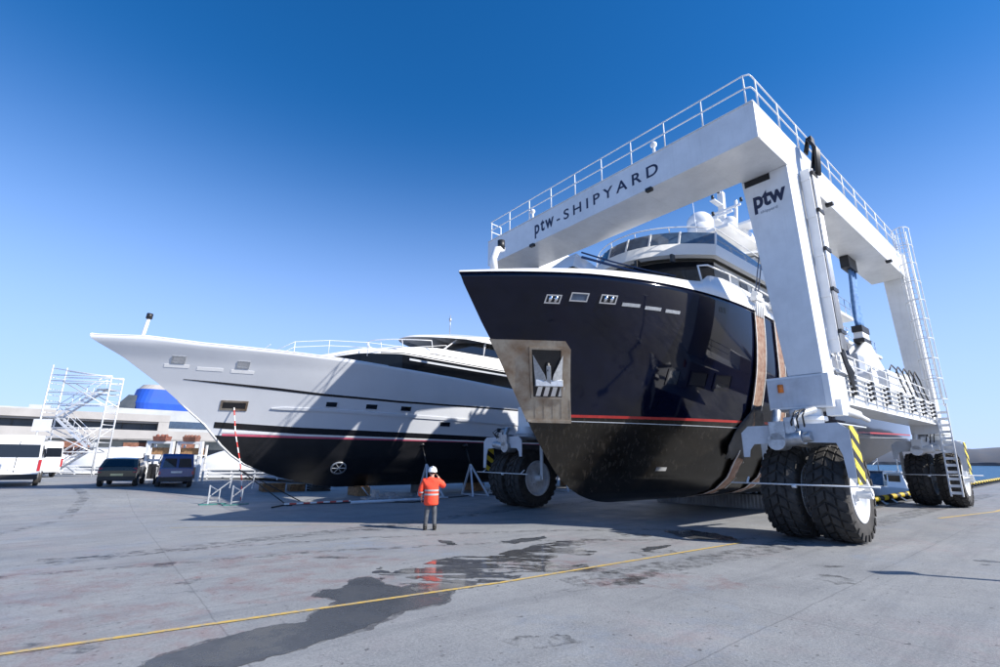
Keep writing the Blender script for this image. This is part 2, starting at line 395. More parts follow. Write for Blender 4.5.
wn.links.new(wm.outputs[2], wx.inputs[6]); wn.links.new(wx.outputs[2], bg.inputs[0]); bg.inputs[1].default_value = .102
sl = bpy.data.lights.new('sun', 'SUN'); sl.energy = 5.0; sl.angle = math.radians(.53); sl.color = (1, .95, .88)
so = bpy.data.objects.new('sun', sl); COL.objects.link(so)
sd = Vector((math.sin(SUN_AZ)*math.cos(SUN_EL), math.cos(SUN_AZ)*math.cos(SUN_EL), math.sin(SUN_EL)))
so.rotation_euler = sd.to_track_quat('Z', 'Y').to_euler(); so.location = (40, -20, 60)
scene.view_settings.view_transform = 'Standard'; scene.view_settings.look = 'None'
scene.view_settings.exposure = .68; scene.view_settings.gamma = 1

# ------------------------------------------------------------------ ground, water, far shore
def land():
    def lines(a, b, near0, near1, step):
        r = []
        v = near0
        while v <= near1+1e-6: r.append(v); v += step
        return a+r+b
    S = lines([-600, -250, -140, -90], [36, 46.45, 60, 90, 140, 260], -60, 30, 1.5)
    S = sorted(set(S+[9.5]))
    T = sorted(set(lines([-400, -150, -80], [90, 120, 180, 300, 500], -30, 63, 1.5)+[2.0, 9.8]))
    b = MB(); idx = {}
    def vid(i, j):
        if (i, j) not in idx:
            x, y = w2(S[i], T[j]); idx[(i, j)] = len(b.v); b.v.append((x, y, gz(x, y)))
        return idx[(i, j)]
    def inside(s, t):
        if s < 9.5: return t < 400
        if t < 2: return True
        if t < 9.8: return False
        return s < 30 or (t > 40 and s < 60)
    edges = {}
    for i in range(len(S)-1):
        for j in range(len(T)-1):
            sc, tcn = (S[i]+S[i+1])/2, (T[j]+T[j+1])/2
            if inside(sc, tcn):
                f = (vid(i, j), vid(i+1, j), vid(i+1, j+1), vid(i, j+1)); b.f.append(f); b.m.append(0); b.sm.append(False)
                for k in range(4):
                    e = (f[k], f[(k+1) % 4]); edges[e] = 1
    g = b.build('ground', 'ground'); tag(g, kind='structure')
    q = MB()
    for (u, v) in edges:
        if (v, u) not in edges:
            p0, p1 = b_v[u] if False else b.v[u], b.v[v]
            q.add([p0, p1, (p1[0], p1[1], -4), (p0[0], p0[1], -4)], [(0, 1, 2, 3)])
    tag(q.build('quay_wall', 'conc_dark'), kind='structure')
land()
b = MB(); b.add([(-3000, -3000, -1.5), (3000, -3000, -1.5), (3000, 3000, -1.5), (-3000, 3000, -1.5)], [(0, 1, 2, 3)])
tag(b.build('sea', 'sea'), kind='structure')
# coping strip along the quay edge
r0 = yard('quay_coping', 0, 0); 
cb = MB(); cb.box(9.8, 140, 1.62, 1.98, .004, .03); co = cb.build('coping_slab', 'conc_dark', r0); tag(r0, kind='structure'); tag(co, kind='structure')

def hills():
    rows = []; R0 = 620
    for k, (dr, zf) in enumerate(((0, 0), (6, .35), (25, .8), (60, 1.), (140, .9), (260, -.2))):
        row = []
        for i in range(130):
            a = math.radians(18+i*.55); r = R0+dr
            h = 17.5+.9*math.sin(i*.11)+.5*math.sin(i*.43+k)+.5*math.sin(i*1.3+k*2)
            row.append((math.sin(a)*r, math.cos(a)*r, -1.6+h*zf+(random.random()-.5)*1.3*(0 < k < 5)))
        rows.append(row)
    h = MB(); h.smooth = True; h.grid(rows, True); tag(h.build('hills', 'hill'), kind='structure')
    rows = []
    for dr, z in ((-9, -1.6), (-7, 1.0), (-2, 1.3), (2, -1.6)):
        rows.append([(math.sin(math.radians(18+i*.55))*(R0+dr), math.cos(math.radians(18+i*.55))*(R0+dr), z+random.random()*.5*(z > 0)) for i in range(130)])
    h = MB(); h.grid(rows, True); tag(h.build('breakwater', 'shoreline'), kind='structure')
hills()

# painted lines on the concrete
def strip(name, pts, w, m, z=.004):
    b = MB(); L_, R_ = [], []
    P = []
    for (p, q) in zip(pts, pts[1:]):
        n = max(2, int(math.hypot(q[0]-p[0], q[1]-p[1])/.35))
        for k in range(n): P.append((lerp(p[0], q[0], k/n), lerp(p[1], q[1], k/n)))
    P.append(pts[-1])
    for i, p in enumerate(P):
        q0, q1 = P[max(0, i-1)], P[min(len(P)-1, i+1)]
        dx, dy = q1[0]-q0[0], q1[1]-q0[1]; l = math.hypot(dx, dy); nx, ny = -dy/l, dx/l
        a, c = w/2*(1+random.uniform(-.1, .1)), w/2*(1+random.uniform(-.1, .1))
        zz = gz(*p)+z
        L_.append((p[0]+nx*a, p[1]+ny*a, zz)); R_.append((p[0]-nx*c, p[1]-ny*c, zz))
    b.grid([L_, R_], True); o = b.build(name, m); tag(o, kind='structure'); return o
def worn_yellow():
    m, nt, b = nodes_of('worn_yellow_line'); N = nt.nodes; L = nt.links
    tc = N.new('ShaderNodeTexCoord'); n = N.new('ShaderNodeTexNoise'); n.inputs['Scale'].default_value = 7; n.inputs['Detail'].default_value = 8; n.inputs['Roughness'].default_value = .75
    L.new(tc.outputs['Object'], n.inputs['Vector']); r = N.new('ShaderNodeMapRange'); r.inputs[1].default_value = .46; r.inputs[2].default_value = .62
    L.new(n.outputs['Fac'], r.inputs[0]); mx = N.new('ShaderNodeMix'); mx.data_type = 'RGBA'
    mx.inputs[6].default_value = (.52, .35, .08, 1); mx.inputs[7].default_value = (.27, .25, .21, 1); L.new(r.outputs[0], mx.inputs[0]); L.new(mx.outputs[2], b.inputs['Base Color'])
    b.inputs['Roughness'].default_value = .7
    return m
M['line'] = worn_yellow()
M['line_faint'] = mat('faded_yellow_line', (.33, .30, .22), .8, var=.25, scale=5)
strip('yellow_line', [(-7.6, 4.6), (-5.318, 5.829), (.028, 9.028), (6.209, 13.283)], .085, 'line', .0095)
strip('yellow_line', [(-9.79, 15.293), (-6.2, 16.2), (-2.625, 17.05)], .09, 'line_faint', .0042)
strip('yellow_line', [w2(9.2, -.9), w2(14.5, -1.9), w2(24, -2.3), w2(60, -3.2)], .14, 'line', .0042)

# wet patches: outlines on the ground, edges broken up by midpoint displacement
def frac(poly, amp, depth=4):
    for _ in range(depth):
        out = []
        for p, q in zip(poly, poly[1:]+poly[:1]):
            dx, dy = q[0]-p[0], q[1]-p[1]; k = random.uniform(-amp, amp)
            out += [p, ((p[0]+q[0])/2-dy*k, (p[1]+q[1])/2+dx*k)]
        poly = out
    return poly
def flat(name, poly, m, z, label=None):
    from mathutils.geometry import tessellate_polygon
    vs = [Vector((x, y, z)) for x, y in poly]
    tri = tessellate_polygon([vs]); b = MB(); b.add(vs, tri); o = b.build(name, m); tag(o, kind='structure'); return o
PIX = {}
def gpx(px, py, z=0.):
    d = Rm @ Vector((px-500, 333.5-py, -F)); t = (z-2.064)/d.z
    return (d.x*t, d.y*t)
WET = [(138, 668), (165, 655), (215, 640), (268, 628), (310, 622), (318, 611), (340, 601), (330, 598), (314, 596), (322, 590), (345, 588), (352, 580), (366, 577), (385, 585), (402, 588), (420, 583), (440, 586), (452, 593), (448, 600), (430, 606), (402, 611), (382, 621), (348, 634), (302, 648), (262, 659), (232, 668)]
def veil(name, col, f, scale, lo, hi, rough=.6):
    m, nt, b = nodes_of(name); N = nt.nodes; L = nt.links
    b.inputs['Base Color'].default_value = (*col, 1); b.inputs['Roughness'].default_value = rough
    tc = N.new('ShaderNodeTexCoord'); n = N.new('ShaderNodeTexNoise'); n.inputs['Scale'].default_value = scale; n.inputs['Detail'].default_value = 9; n.inputs['Roughness'].default_value = .75
    L.new(tc.outputs['Object'], n.inputs['Vector']); r = N.new('ShaderNodeMapRange'); r.inputs[1].default_value = lo; r.inputs[2].default_value = hi; r.inputs[4].default_value = f
    L.new(n.outputs['Fac'], r.inputs[0]); tr = N.new('ShaderNodeBsdfTransparent'); mx = N.new('ShaderNodeMixShader')
    L.new(r.outputs[0], mx.inputs[0]); L.new(tr.outputs[0], mx.inputs[1]); L.new(b.outputs[0], mx.inputs[2]); L.new(mx.outputs[0], N['Material Output'].inputs[0]); return m
M['damp'] = veil('damp_concrete', (.075, .075, .08), .75, 2.2, .35, .62)
M['track'] = veil('tyre_marks', (.035, .035, .038), .55, 3.5, .46, .66)
M['grime'] = veil('oily_grime', (.03, .03, .03), .7, 1.4, .48, .66, .4)
M['pinkdust'] = veil('red_antifouling_dust', (.36, .15, .14), .26, 1.9, .46, .68)
def grow(poly, k):
    cx_ = sum(p[0] for p in poly)/len(poly); cy_ = sum(p[1] for p in poly)/len(poly)
    out = []
    for i, p in enumerate(poly):
        a_, c_ = poly[i-1], poly[(i+1) % len(poly)]; dx, dy = c_[0]-a_[0], c_[1]-a_[1]; l = math.hypot(dx, dy) or 1
        out.append((p[0]+dy/l*k, p[1]-dx/l*k))
    return out
def area(p): return sum(a[0]*b_[1]-b_[0]*a[1] for a, b_ in zip(p, p[1:]+p[:1]))/2
def fringe(pix, k, z):
    p = [gpx(*q) for q in pix]; k = k if area(p) > 0 else -k
    flat('damp_patch', frac(grow(p, k), .16), 'damp', z)
fringe(WET, .06, .0030)
flat('wet_patch', frac([gpx(*p) for p in WET], .13), 'wet', .0045)
PUD = [(372, 573), (380, 567), (392, 573), (408, 568), (430, 562), (455, 556), (480, 557), (505, 552), (530, 546), (560, 541), (588, 540), (580, 547), (598, 552), (585, 556), (560, 553), (548, 560), (560, 566), (585, 564), (590, 569), (560, 574), (530, 572), (520, 578), (500, 582), (478, 583), (470, 590), (455, 592), (440, 598), (428, 590), (416, 592), (405, 585), (392, 583), (380, 579)]
flat('puddle', frac([gpx(*p) for p in PUD], .15), 'puddle', .0075)
for i, (pts_, w_) in enumerate((([(12.5, 11.5), (10.2, 9.2), (8.8, 6.9), (8.2, 4.5)], .3), ([(14.2, 10.8), (11.9, 8.6), (10.4, 6.4), (9.8, 4)], .3), ([w2(8, -3.1), w2(16, -2.6), w2(26, -3.4), w2(50, -4.6)], .55),
        ([w2(-9, 1.0), w2(-3, .4), w2(4, .2), w2(12, .1), w2(30, -.2)], .8), ([(-9, 9), (-4, 11.8), (1, 13.4), (7, 14.0)], .28), ([(-9.4, 10.6), (-4.2, 13.5), (1, 15.2), (6, 15.8)], .28), ([w2(-16, 8.5), w2(-8, 9.6), w2(0, 11.2), w2(7, 11.7)], .7), ([(-13, 12), (-14.5, 17), (-18, 22), (-21, 25)], .35))):
    strip('tyre_marks', pts_, w_, 'track', .0012+.0001*i)
rg = random.Random(11)
def blotch(name, x, y, rx, ry, m, z):
    n = 14; a0 = rg.random()*6; p = []
    for k in range(n):
        a = 2*PI*k/n; r = rg.uniform(.55, 1.1); p.append((x+rx*r*math.cos(a), y+ry*r*math.sin(a)))
    flat(name, frac(p, .2, 3), m, z)
for i in range(26):
    d = rg.uniform(4.5, 17); a = rg.uniform(-.85, .95); x_, y_ = d*math.sin(a), d*math.cos(a)
    if x_ < -11.5 and y_ > 14: continue
    blotch('grime_stain', x_, y_, rg.uniform(.15, .9)*d/9, rg.uniform(.1, .4)*d/9, 'grime', .0020+.00003*i)
for i, (x_, y_, rx, ry) in enumerate(((-5.2, 6.6, 2.6, 1.4), (-3.4, 8.6, 2.2, 1.2), (-4.5, 10.5, 3, 1.3), (1.2, 10.4, 2.0, .7), (3.2, 9.2, 1.6, .8), (-7.5, 8.5, 2.5, 1.5))):
    blotch('red_dust', x_, y_, rx, ry, 'pinkdust', .0015+.00004*i)
for i, q in enumerate([[(437, 540), (452, 541), (459, 545), (447, 545)], 
          [(664, 531), (690, 530), (722, 535), (734, 541), (705, 540), (680, 537)], [(500, 541), (530, 538), (545, 536), (532, 541), (515, 544)],
          [(640, 549), (660, 546), (672, 545), (664, 548), (650, 551), (644, 552)]]):
    flat('wet_patch', frac([gpx(*p) for p in q], .2, 3), 'wet', .0047+.0003*i)

# ------------------------------------------------------------------ boat lift
def text_mesh(name, body, size, space=1., bold=0.):
    cu = bpy.data.curves.new(name, 'FONT'); cu.body = body; cu.size = size; cu.space_character = space; cu.extrude = .003; cu.offset = bold
    cu.align_x = 'LEFT'
    o = bpy.data.objects.new(name+'_tmp', cu); COL.objects.link(o)
    dg = bpy.context.evaluated_depsgraph_get(); me = bpy.data.meshes.new_from_object(o.evaluated_get(dg))
    bpy.data.objects.remove(o); me.name = name
    xs = [v.co.x for v in me.vertices]; 
    return me, min(xs), max(xs)
def put_text(name, body, parent, x, y0, y1, z, height, m, space=1., bold=0., slope=0.):
    """lettering on a face looking towards -x, running from y0 (left) to y1 (right, smaller y)"""
    me, a, b_ = text_mesh(name, body, 1., space, bold)
    kx = (y0-y1)/(b_-a); kz = height/.70
    for v in me.vertices:
        X, Y, Z = v.co; v.co = (x-Z*1-.004, y0-(X-a)*kx, z+Y*kz)
    me.materials.clear(); me.materials.append(M[m]); me.update()
    o = bpy.data.objects.new(name, me); COL.objects.link(o); o.parent = parent
    return o

lift = yard('boat_lift', 0, 0)
tag(lift, 'huge white rubber tyred boat hoist straddling the navy yacht, lettered ptw-SHIPYARD', 'boat lift')
ZT, ZB, ZL0, ZL1 = 12.57, 11.28, 3.78, 4.85
E_ = .555
bm = MB(); bm.box(-2.1, -.02, -E_, WD+E_, ZB, ZT)
bm.box(-2.1, -1.9, -E_-.012, -E_, ZB+.02, ZT-.02)
bm.build('cross_beam', 'white', lift, bevel=.025)
for t_ in (1.15, 3.4, 5.6, 7.9, 10.1):
    ws = MB(); ws.box(-2.106, -2.0985, t_-.012, t_+.012, ZB+.03, ZT-.03); ws.box(-2.098, -.06, t_-.012, t_+.012, ZB-.006, ZB-.001); ws.build('weld_seam', 'white', lift)
ws = MB(); ws.box(-2.13, -2.1005, -E_+.02, WD+E_-.02, ZT-.05, ZT-.02)
ws.build('drip_edge', 'white', lift)
for s_ in (2.4, 4.9, 7.4, 9.9, 12.4): ws = MB(); ws.box(s_-.012, s_+.012, -E_-.006, -E_-.001, ZB+.03, ZT-.03); ws.build('weld_seam', 'white', lift)
for side in (0, 1):
    def T(t): return WD-t if side else t
    def bx(b, s0, s1, t0, t1, z0, z1):
        a_, c_ = T(t0), T(t1); b.box(s0, s1, min(a_, c_), max(a_, c_), z0, z1)
    def hx(b, quad0, z0, quad1, z1):
        q0 = [(s, T(t), z0) for s, t in quad0]; q1 = [(s, T(t), z1) for s, t in quad1]
        b.hexa(q0, q1)
    b = MB(); bx(b, -.018, 15.38, -E_, .9, ZB, ZT); b.build('side_beam', 'white', lift, bevel=.025)
    # front leg: wide at the top, tapering on the inner side
    b = MB(); hx(b, [(.04, -.60), (.98, -.60), (.98, .34), (.04, .34)], 4.50, [(.04, -E_+.01), (1.25, -E_+.01), (1.25, .895), (.04, .895)], ZB-.003)
    b.build('front_leg', 'white', lift, bevel=.02)
    b = MB(); bx(b, .025, .038, .0, .80, ZB-.26, ZB-.03); b.build('vent_slot', 'black', lift)
    b = MB(); hx(b, [(15.4, -.62), (16.1, -.62), (16.1, .20), (15.4, .20)], 4.0, [(15.4, -.66), (15.9, -.66), (15.9, .42), (15.4, .42)], ZT+.02)
    b.build('rear_leg', 'white', lift, bevel=.02)
    # lower longitudinal beam
    b = MB(); bx(b, .99, 15.39, -.50, .42, ZL0+.02, ZL1-.15); bx(b, .99, 15.39, -E_-.05, .5, ZL1-.147, ZL1-.08); bx(b, .99, 15.39, -E_-.03, .48, ZL0-.05, ZL0+.018)
    for k in range(11): bx(b, 1.5+k*1.3, 1.53+k*1.3, -.55, -.502, ZL0+.03, ZL1-.16)
    b.build('lower_beam', 'white', lift, bevel=.01)
    b = MB(); bx(b, .0, 1.5, -.72, .95, 3.52, 4.49); b.build('leg_foot', 'grey_paint' if False else 'white', lift, bevel=.03)
    b = MB(); bx(b, 14.9, 17.0, -.75, .45, 3.3, 3.99); bx(b, 15.5, 16.9, -.7, .4, 3.02, 3.29); b.build('leg_foot', 'white', lift, bevel=.03)
    # pipes and clamps along the lower beam
    pm = MB()
    for k, z in enumerate((4.62, 4.45, 4.28, 4.11)):
        pm.tube([(1.2, T(-.62), z+.05), (4, T(-.66), z), (8, T(-.66), z-.02), (12, T(-.66), z+.01), (15.2, T(-.64), z)], .028, 6)
    pm.build('hydraulic_pipes', 'white', lift)
    cm = MB()
    for k in range(7):
        cm = MB()
        bx(cm, 2.4+k*1.95, 2.62+k*1.95, -.60, -.58, 4.0, 4.72)
        for z in (4.62, 4.45, 4.28, 4.11): bx(cm, 2.4+k*1.95, 2.62+k*1.95, -.74, -.60, z-.055, z+.045)
        cm.build('pipe_clamp', 'hose', lift)
    # catwalk rail on the lower beam
    rm = MB()
    for k in range(8): rm.cyl((1.8+k*1.9, T(-.5), ZL1-.08), (1.8+k*1.9, T(-.5), ZL1+.55), .022, n=6)
    rm.cyl((1.6, T(-.5), ZL1+.55), (15.3, T(-.5), ZL1+.55), .024, n=6); rm.cyl((1.6, T(-.5), ZL1+.25), (15.3, T(-.5), ZL1+.25), .02, n=6)
    rm.build('catwalk_rail', 'white', lift)
    # hose chain down the front leg
    hm = MB()
    xo = 1.32
    for k in range(5):
        dx = .06*k
        hm.tube([(1.5+dx, T(-.70), 12.3), (1.45+dx, T(-.84), 12.75), (1.36+dx, T(-.98), 12.72), (1.34+dx, T(-1.0), 12.2), (1.34+dx*.8, T(-.80), 11.2), (1.30+dx*.7, T(-.76), 9), (1.26+dx*.7, T(-.76), 7), (1.2+dx*.7, T(-.78), 5.6), (1.25+dx*1.5, T(-.84), 4.9), (1.7+dx*2, T(-.8), 4.5+.05*k), (2.4, T(-.7), 4.2+.1*k)], .032, 6)
    hm.build('hose_bundle', 'hose', lift)
    fm = MB()
    for k in range(7): fm.tube([(1.33+.05*k, T(-.90), 12.62), (1.31+.05*k, T(-1.08), 12.2), (1.30+.045*k, T(-1.0), 11.3)], .05, 6)
    fm.build('hose_loop', 'hose', lift)
    tr = MB(); bx(tr, 1.0, 1.06, -.86, -.60, 5.2, 11.4); bx(tr, 1.28, 1.55, -.66, -.60, 5.2, 11.4)
    for k in range(5): bx(tr, .98, 1.62, -.86, -.59, 5.6+k*1.35, 5.68+k*1.35)
    pp = MB()
    for k in range(4): pp.cyl((1.10+.1*k, T(-.90), 5.3), (1.12+.1*k, T(-.90), 11.4), .035, n=8)
    pp.build('riser_pipes', 'alu', lift)
    tr.build('hose_tray', 'white', lift)
    for k in range(5): cl = MB(); bx(cl, 1.05, 1.5, -.96, -.86, 5.78+k*1.35, 5.90+k*1.35); cl.build('hose_clamp', 'hose', lift)
    # vertical steering pivots and drive motors, fenders, wheels
    for end in (0, 1):
        sx = LG if end else 0.
        if side and not end: sx = -.35
        pv = MB(); pv.cyl((sx+.2, T(.05), 2.95), (sx+.2, T(.05), 3.5 if not end else 3.32), .42, n=20)
        pv.cyl((sx+.2, T(.05), 3.16), (sx+.2, T(.05), 3.28), .52, n=20); pv.build('steering_pivot', 'white', lift, bevel=.01)
        mo = MB(); mo.cyl((sx-1.05, T(.22), 2.45), (sx-1.12, T(-.30), 2.52), .19, n=16); mo.cyl((sx-1.12, T(-.30), 2.52), (sx-1.15, T(-.5), 2.54), .13, n=12)
        mo.box(sx-1.25, sx-.85, min(T(.1), T(.5)), max(T(.1), T(.5)), 2.45, 2.95); mo.cyl((sx-1.25, T(.35), 2.42), (sx-.7, T(.35), 2.42), .24, n=14)
        mo.cyl((sx-1.18, T(.32), 2.9), (sx-1.0, T(.32), 3.25), .11, n=10); mo.box(sx-1.2, sx-.9, min(T(-.15), T(.12)), max(T(-.15), T(.12)), 2.62, 3.05)
        mo.cyl((sx-1.0, T(-.1), 3.1), (sx-.2, T(-.35), 3.3), .10, n=10)
        mo.v = [(x-.16, y, z+.14) for x, y, z in mo.v]
        mo.build('drive_motor', 'galv' if not end else 'white', lift, bevel=.012)
        hs = MB()
        for k in range(3): hs.tube([(sx-1.1, T(0-.15*k), 2.75), (sx-1.45, T(-.1-.15*k), 3.05+.08*k), (sx-1.2, T(-.15-.12*k), 3.35), (sx-.6, T(-.2), 3.45)], .022, 6)
        hs.build('motor_hose', 'hose', lift)
        fd = MB(); fx0, fx1 = sx-1.25, sx+1.2
        # fender face towards the front with an arched cut over each tyre
        out = [(1.32, 1.95), (1.32, 2.62), (1.12, 2.80), (-1.1, 2.80), (-1.32, 2.62), (-1.32, 1.45), (-1.14, 1.45), (-1.10, 2.0), (-1.0, 2.30), (-.2, 2.33), (-.1, 2.42), (.1, 2.42), (.2, 2.33), (1.0, 2.30), (1.12, 2.15), (1.16, 1.95)]
        for sgn, xx in ((1, fx0),):
            vs = [(xx, T(t), z+.2) for t, z in out]+[(xx+.03, T(t), z+.2) for t, z in out]; n = len(out)
            # split the concave face into quads by hand
            fc = [(0, 1, 14, 15), (1, 2, 12, 13, 14), (2, 3, 8, 9, 10, 11, 12), (3, 4, 7, 8), (4, 5, 6, 7)]
            fd.add(vs, fc+[tuple(i+n for i in f[::-1]) for f in fc]+[(i, i+n, (i+1) % n+n, (i+1) % n) for i in range(n)])
        bx(fd, fx0+.03, fx1, -1.1, 1.12, 2.97, 3.0)
        fd.build('fender', 'grey_paint', lift)  # grey colour holds the shade of the forward-facing plate
        hz = MB(); hx(hz, [(fx0+.02, -1.335), (fx0+.60, -1.335), (fx0+.60, -1.31), (fx0+.02, -1.31)], 1.5, [(fx0+.02, -1.335), (fx0+.60, -1.335), (fx0+.60, -1.31), (fx0+.02, -1.31)], 2.92)
        hz.build('hazard_panel', 'hazard', lift)
        wb = MB(); wb.cyl((sx-1.28, T(1.75), 1.44), (sx-1.28, T(-1.75), 1.46), .022, n=6); wb.cyl((sx-1.28, T(.15), 1.41), (sx-1.28, T(.05), 1.41), .05, n=8)
        wb.bar((sx-1.28, T(-1.30), 1.46), (sx-1.1, T(-1.32), 1.6), .04); wb.bar((sx-1.28, T(1.3), 1.46), (sx-1.1, T(1.32), 1.6), .04)
        wb.build('wheel_guard_bar', 'white', lift)
        hub = MB(); hub.bar((sx-.3, T(-1.2), 1.6), (sx, T(-1.22), 1.2), .14, .06); hub.cyl((sx, T(-1.26), 1.24), (sx, T(1.26), 1.24), .13, n=14)
        hub.bar((sx, T(1.24), 1.2), (sx, T(1.24), 2.94), .16, .06); hub.build('axle_arm', 'white', lift)
# one wheel mesh set, shared by the eight wheels
RW = 1.09
tyre = MB(); tyre.smooth = True
tyre.lathe([(.60, -.42), (.70, -.47), (.88, -.485), (1.0, -.455), (1.035, -.40), (1.04, 0), (1.035, .40), (1.0, .455), (.88, .485), (.70, .47), (.60, .42)], (0, 0, 0), (0, 1, 0), 48)
tyre.smooth = False
NL = 26
for k in range(NL):
    for row, (y0, y1, off) in enumerate(((-.465, -.245, .0), (-.225, -.01, .5), (.01, .225, .0), (.245, .465, .5))):
        th = 2*PI*(k+off)/NL; w_ = 2*PI/NL*.40; sk = .10*(1 if row in (0, 1) else -1)
        def P(a, y, r): return (math.sin(a)*r, y, math.cos(a)*r)
        q = []
        for r in (1.02, RW if row in (1, 2) else RW-.008):
            e = .02 if r > 1.03 else 0
            for a, y in ((th-w_+e*.6+sk*0, y0+e), (th+w_-e*.6, y0+e), (th+w_-e*.6+sk, y1-e), (th-w_+e*.6+sk, y1-e)):
                rr = r-(.05 if (r > 1.03 and abs(y) > .42) else 0); q.append(P(a, y, rr))
        tyre.hexa(q[:4], q[4:])
    for sg in (-1, 1):   # shoulder lugs
        th = 2*PI*(k+(.5 if sg > 0 else 0)+.1)/NL; w_ = 2*PI/NL*.26
        q = [P(th-w_, sg*.485, .90), P(th+w_, sg*.485, .90), P(th+w_, sg*.44, 1.03), P(th-w_, sg*.44, 1.03)]
        q2 = [P(th-w_, sg*.51, .90), P(th+w_, sg*.51, .90), P(th+w_, sg*.485, 1.05), P(th-w_, sg*.485, 1.05)]
        tyre.hexa(q, q2)
rim = MB()
for sg in (-1, 1):
    rim.lathe([(.64, sg*.44), (.66, sg*.465), (.62, sg*.475), (.58, sg*.40), (.54, sg*.22), (.46, sg*.20), (.34, sg*.24), (.30, sg*.30), (.20, sg*.31), (.18, sg*.40), (.0, sg*.41)], (0, 0, 0), (0, 1, 0), 32)
    for k in range(12):
        th = 2*PI*k/12; rim.cyl((math.sin(th)*.25, sg*.29, math.cos(th)*.25), (math.sin(th)*.25, sg*.345, math.cos(th)*.25), .022, n=6)
first = None
for side in (0, 1):
    for end in (0, 1):
        for off in (-.56, .56):
            sx = LG if end else (-.35 if side else 0.)
            ty = (WD if side else 0)+off
            if first is None:
                e = empty('wheel', (sx, ty, 1.24)); e.parent = lift; e.scale = (1.138, .93, 1.138)
                to = tyre.build('tyre', 'tyre', e); ro = rim.build('rim', 'rim', e); first = e
            else:
                e = first.copy(); COL.objects.link(e); e.parent = lift; e.location = (sx, ty, 1.24)
                for ch in (to, ro):
                    c = ch.copy(); COL.objects.link(c); c.parent = e
            e.rotation_euler = (0, random.uniform(0, 1.), 0)
# handrail round the top
hr = MB()
def rail(pts, h, r=.024, posts=None):
    for zz in (h, h*.55):
        hr.tube([(x, y, z+zz) for x, y, z in pts], r, 6)
    for (x, y, z) in posts: hr.cyl((x, y, z-.01), (x, y, z+h), .026, n=6)
posts = [(-2.04, -.35+i*(WD+.7)/9, ZT) for i in range(10)]
pts = [(-1.3, WD+E_-.03, ZT), (-1.95, WD+E_-.05, ZT), (-2.04, WD+E_-.15, ZT), (-2.04, -E_+.2, ZT), (-1.95, -E_+.05, ZT), (-1.8, -E_+.03, ZT), (14.6, -E_+.03, ZT)]
rail(pts, 1.02, posts=posts+[(-1.6+i*1.62, -E_+.03, ZT) for i in range(11)]+[(-1.3, WD+E_-.03, ZT)])
pts2 = [(.1, .85, ZT), (14.6, .85, ZT)]; rail(pts2, 1.02, posts=[(.1+i*1.8, .85, ZT) for i in range(9)])
hr.build('handrail', 'white', lift)
lp = MB()
for s_, t_ in ((-1.95, 9.2), (-1.95, 2.9)): lp.cyl((s_, t_, ZT), (s_, t_, ZT+.35), .05, n=8); lp.ball((s_, t_, ZT+.42), .12)
lp.build('beacon_lamp', 'white', lift)
for s_, t_ in ((-2.12, 9.05), (-2.12, 3.1), (3.8, -.60), (11.9, -.60)):
    l = MB(); l.box(s_-.1, s_+.06, t_-.12, t_+.12, ZB-.14, ZB-.02); l.build('floodlight', 'hose', lift, bevel=.01)
# caged ladder on the outer side of the rear leg
lad = MB()
for tt in (-1.02, -1.02):
    pass
for t_ in (-.95, -.50):
    lad.cyl((15.2, t_, 4.6), (15.2, t_, ZT+1.1), .028, n=6)
for k in range(33): lad.cyl((15.2, -.95, 4.7+k*.28), (15.2, -.50, 4.7+k*.28), .016, n=5)
lad.build('ladder', 'white', lift)
cg = MB()
hoops = []
for k in range(10):
    z = 4.9+k*.98; c = []
    for j in range(9):
        th = PI*j/8; c.append((15.2-.70*math.sin(th), -.73-.38*math.cos(th)-.12*math.sin(th), z))
    cg.tube(c, .025, 6); hoops.append(c)
for j in (1, 3, 4, 5, 7): cg.tube([h[j] for h in hoops], .02, 6)
cg.build('safety_cage', 'white', lift)
ld2 = MB()
for tt in (-1.02, -.62): ld2.bar((14.35, tt, .55), (15.0, tt-.02, 4.7), .05, .09)
for k in range(13):
    f_ = k/13; ld2.bar((14.38+.65*f_, -1.02, .7+3.9*f_), (14.38+.65*f_, -.62, .7+3.9*f_), .03, .12)
ld2.build('boarding_ladder', 'white', lift)
# white winch cabinets, motors on the lower beam
wc = MB(); wc.box(8.2, 10.6, -.45, .6, ZL1-.07, ZL1+.75); wc.box(10.9, 12.6, -.4, .6, ZL1-.07, ZL1+.95); wc.cyl((6.2, -.4, ZL1+.2), (6.2, .7, ZL1+.2), .28, n=18); wc.cyl((6.2, -.45, ZL1+.2), (6.2, -.38, ZL1+.2), .42, n=18)
wc.box(3.0, 4.4, -.3, .5, ZL1-.07, ZL1+.6); wc.build('winch_housing', 'white', lift, bevel=.03)
hh = MB()
for k in range(5):
    x0 = 8.8+k*1.05; hh.tube([(x0, -.35, ZL1+.7), (x0+.4, -.42, ZL1+1.05+.05*k), (x0+.9, -.45, ZL1+.9), (x0+1.15, -.5, ZL1+.3), (x0+1.2, -.6, ZL1-.2)], .03, 6)
hh.build('winch_hose', 'hose', lift)
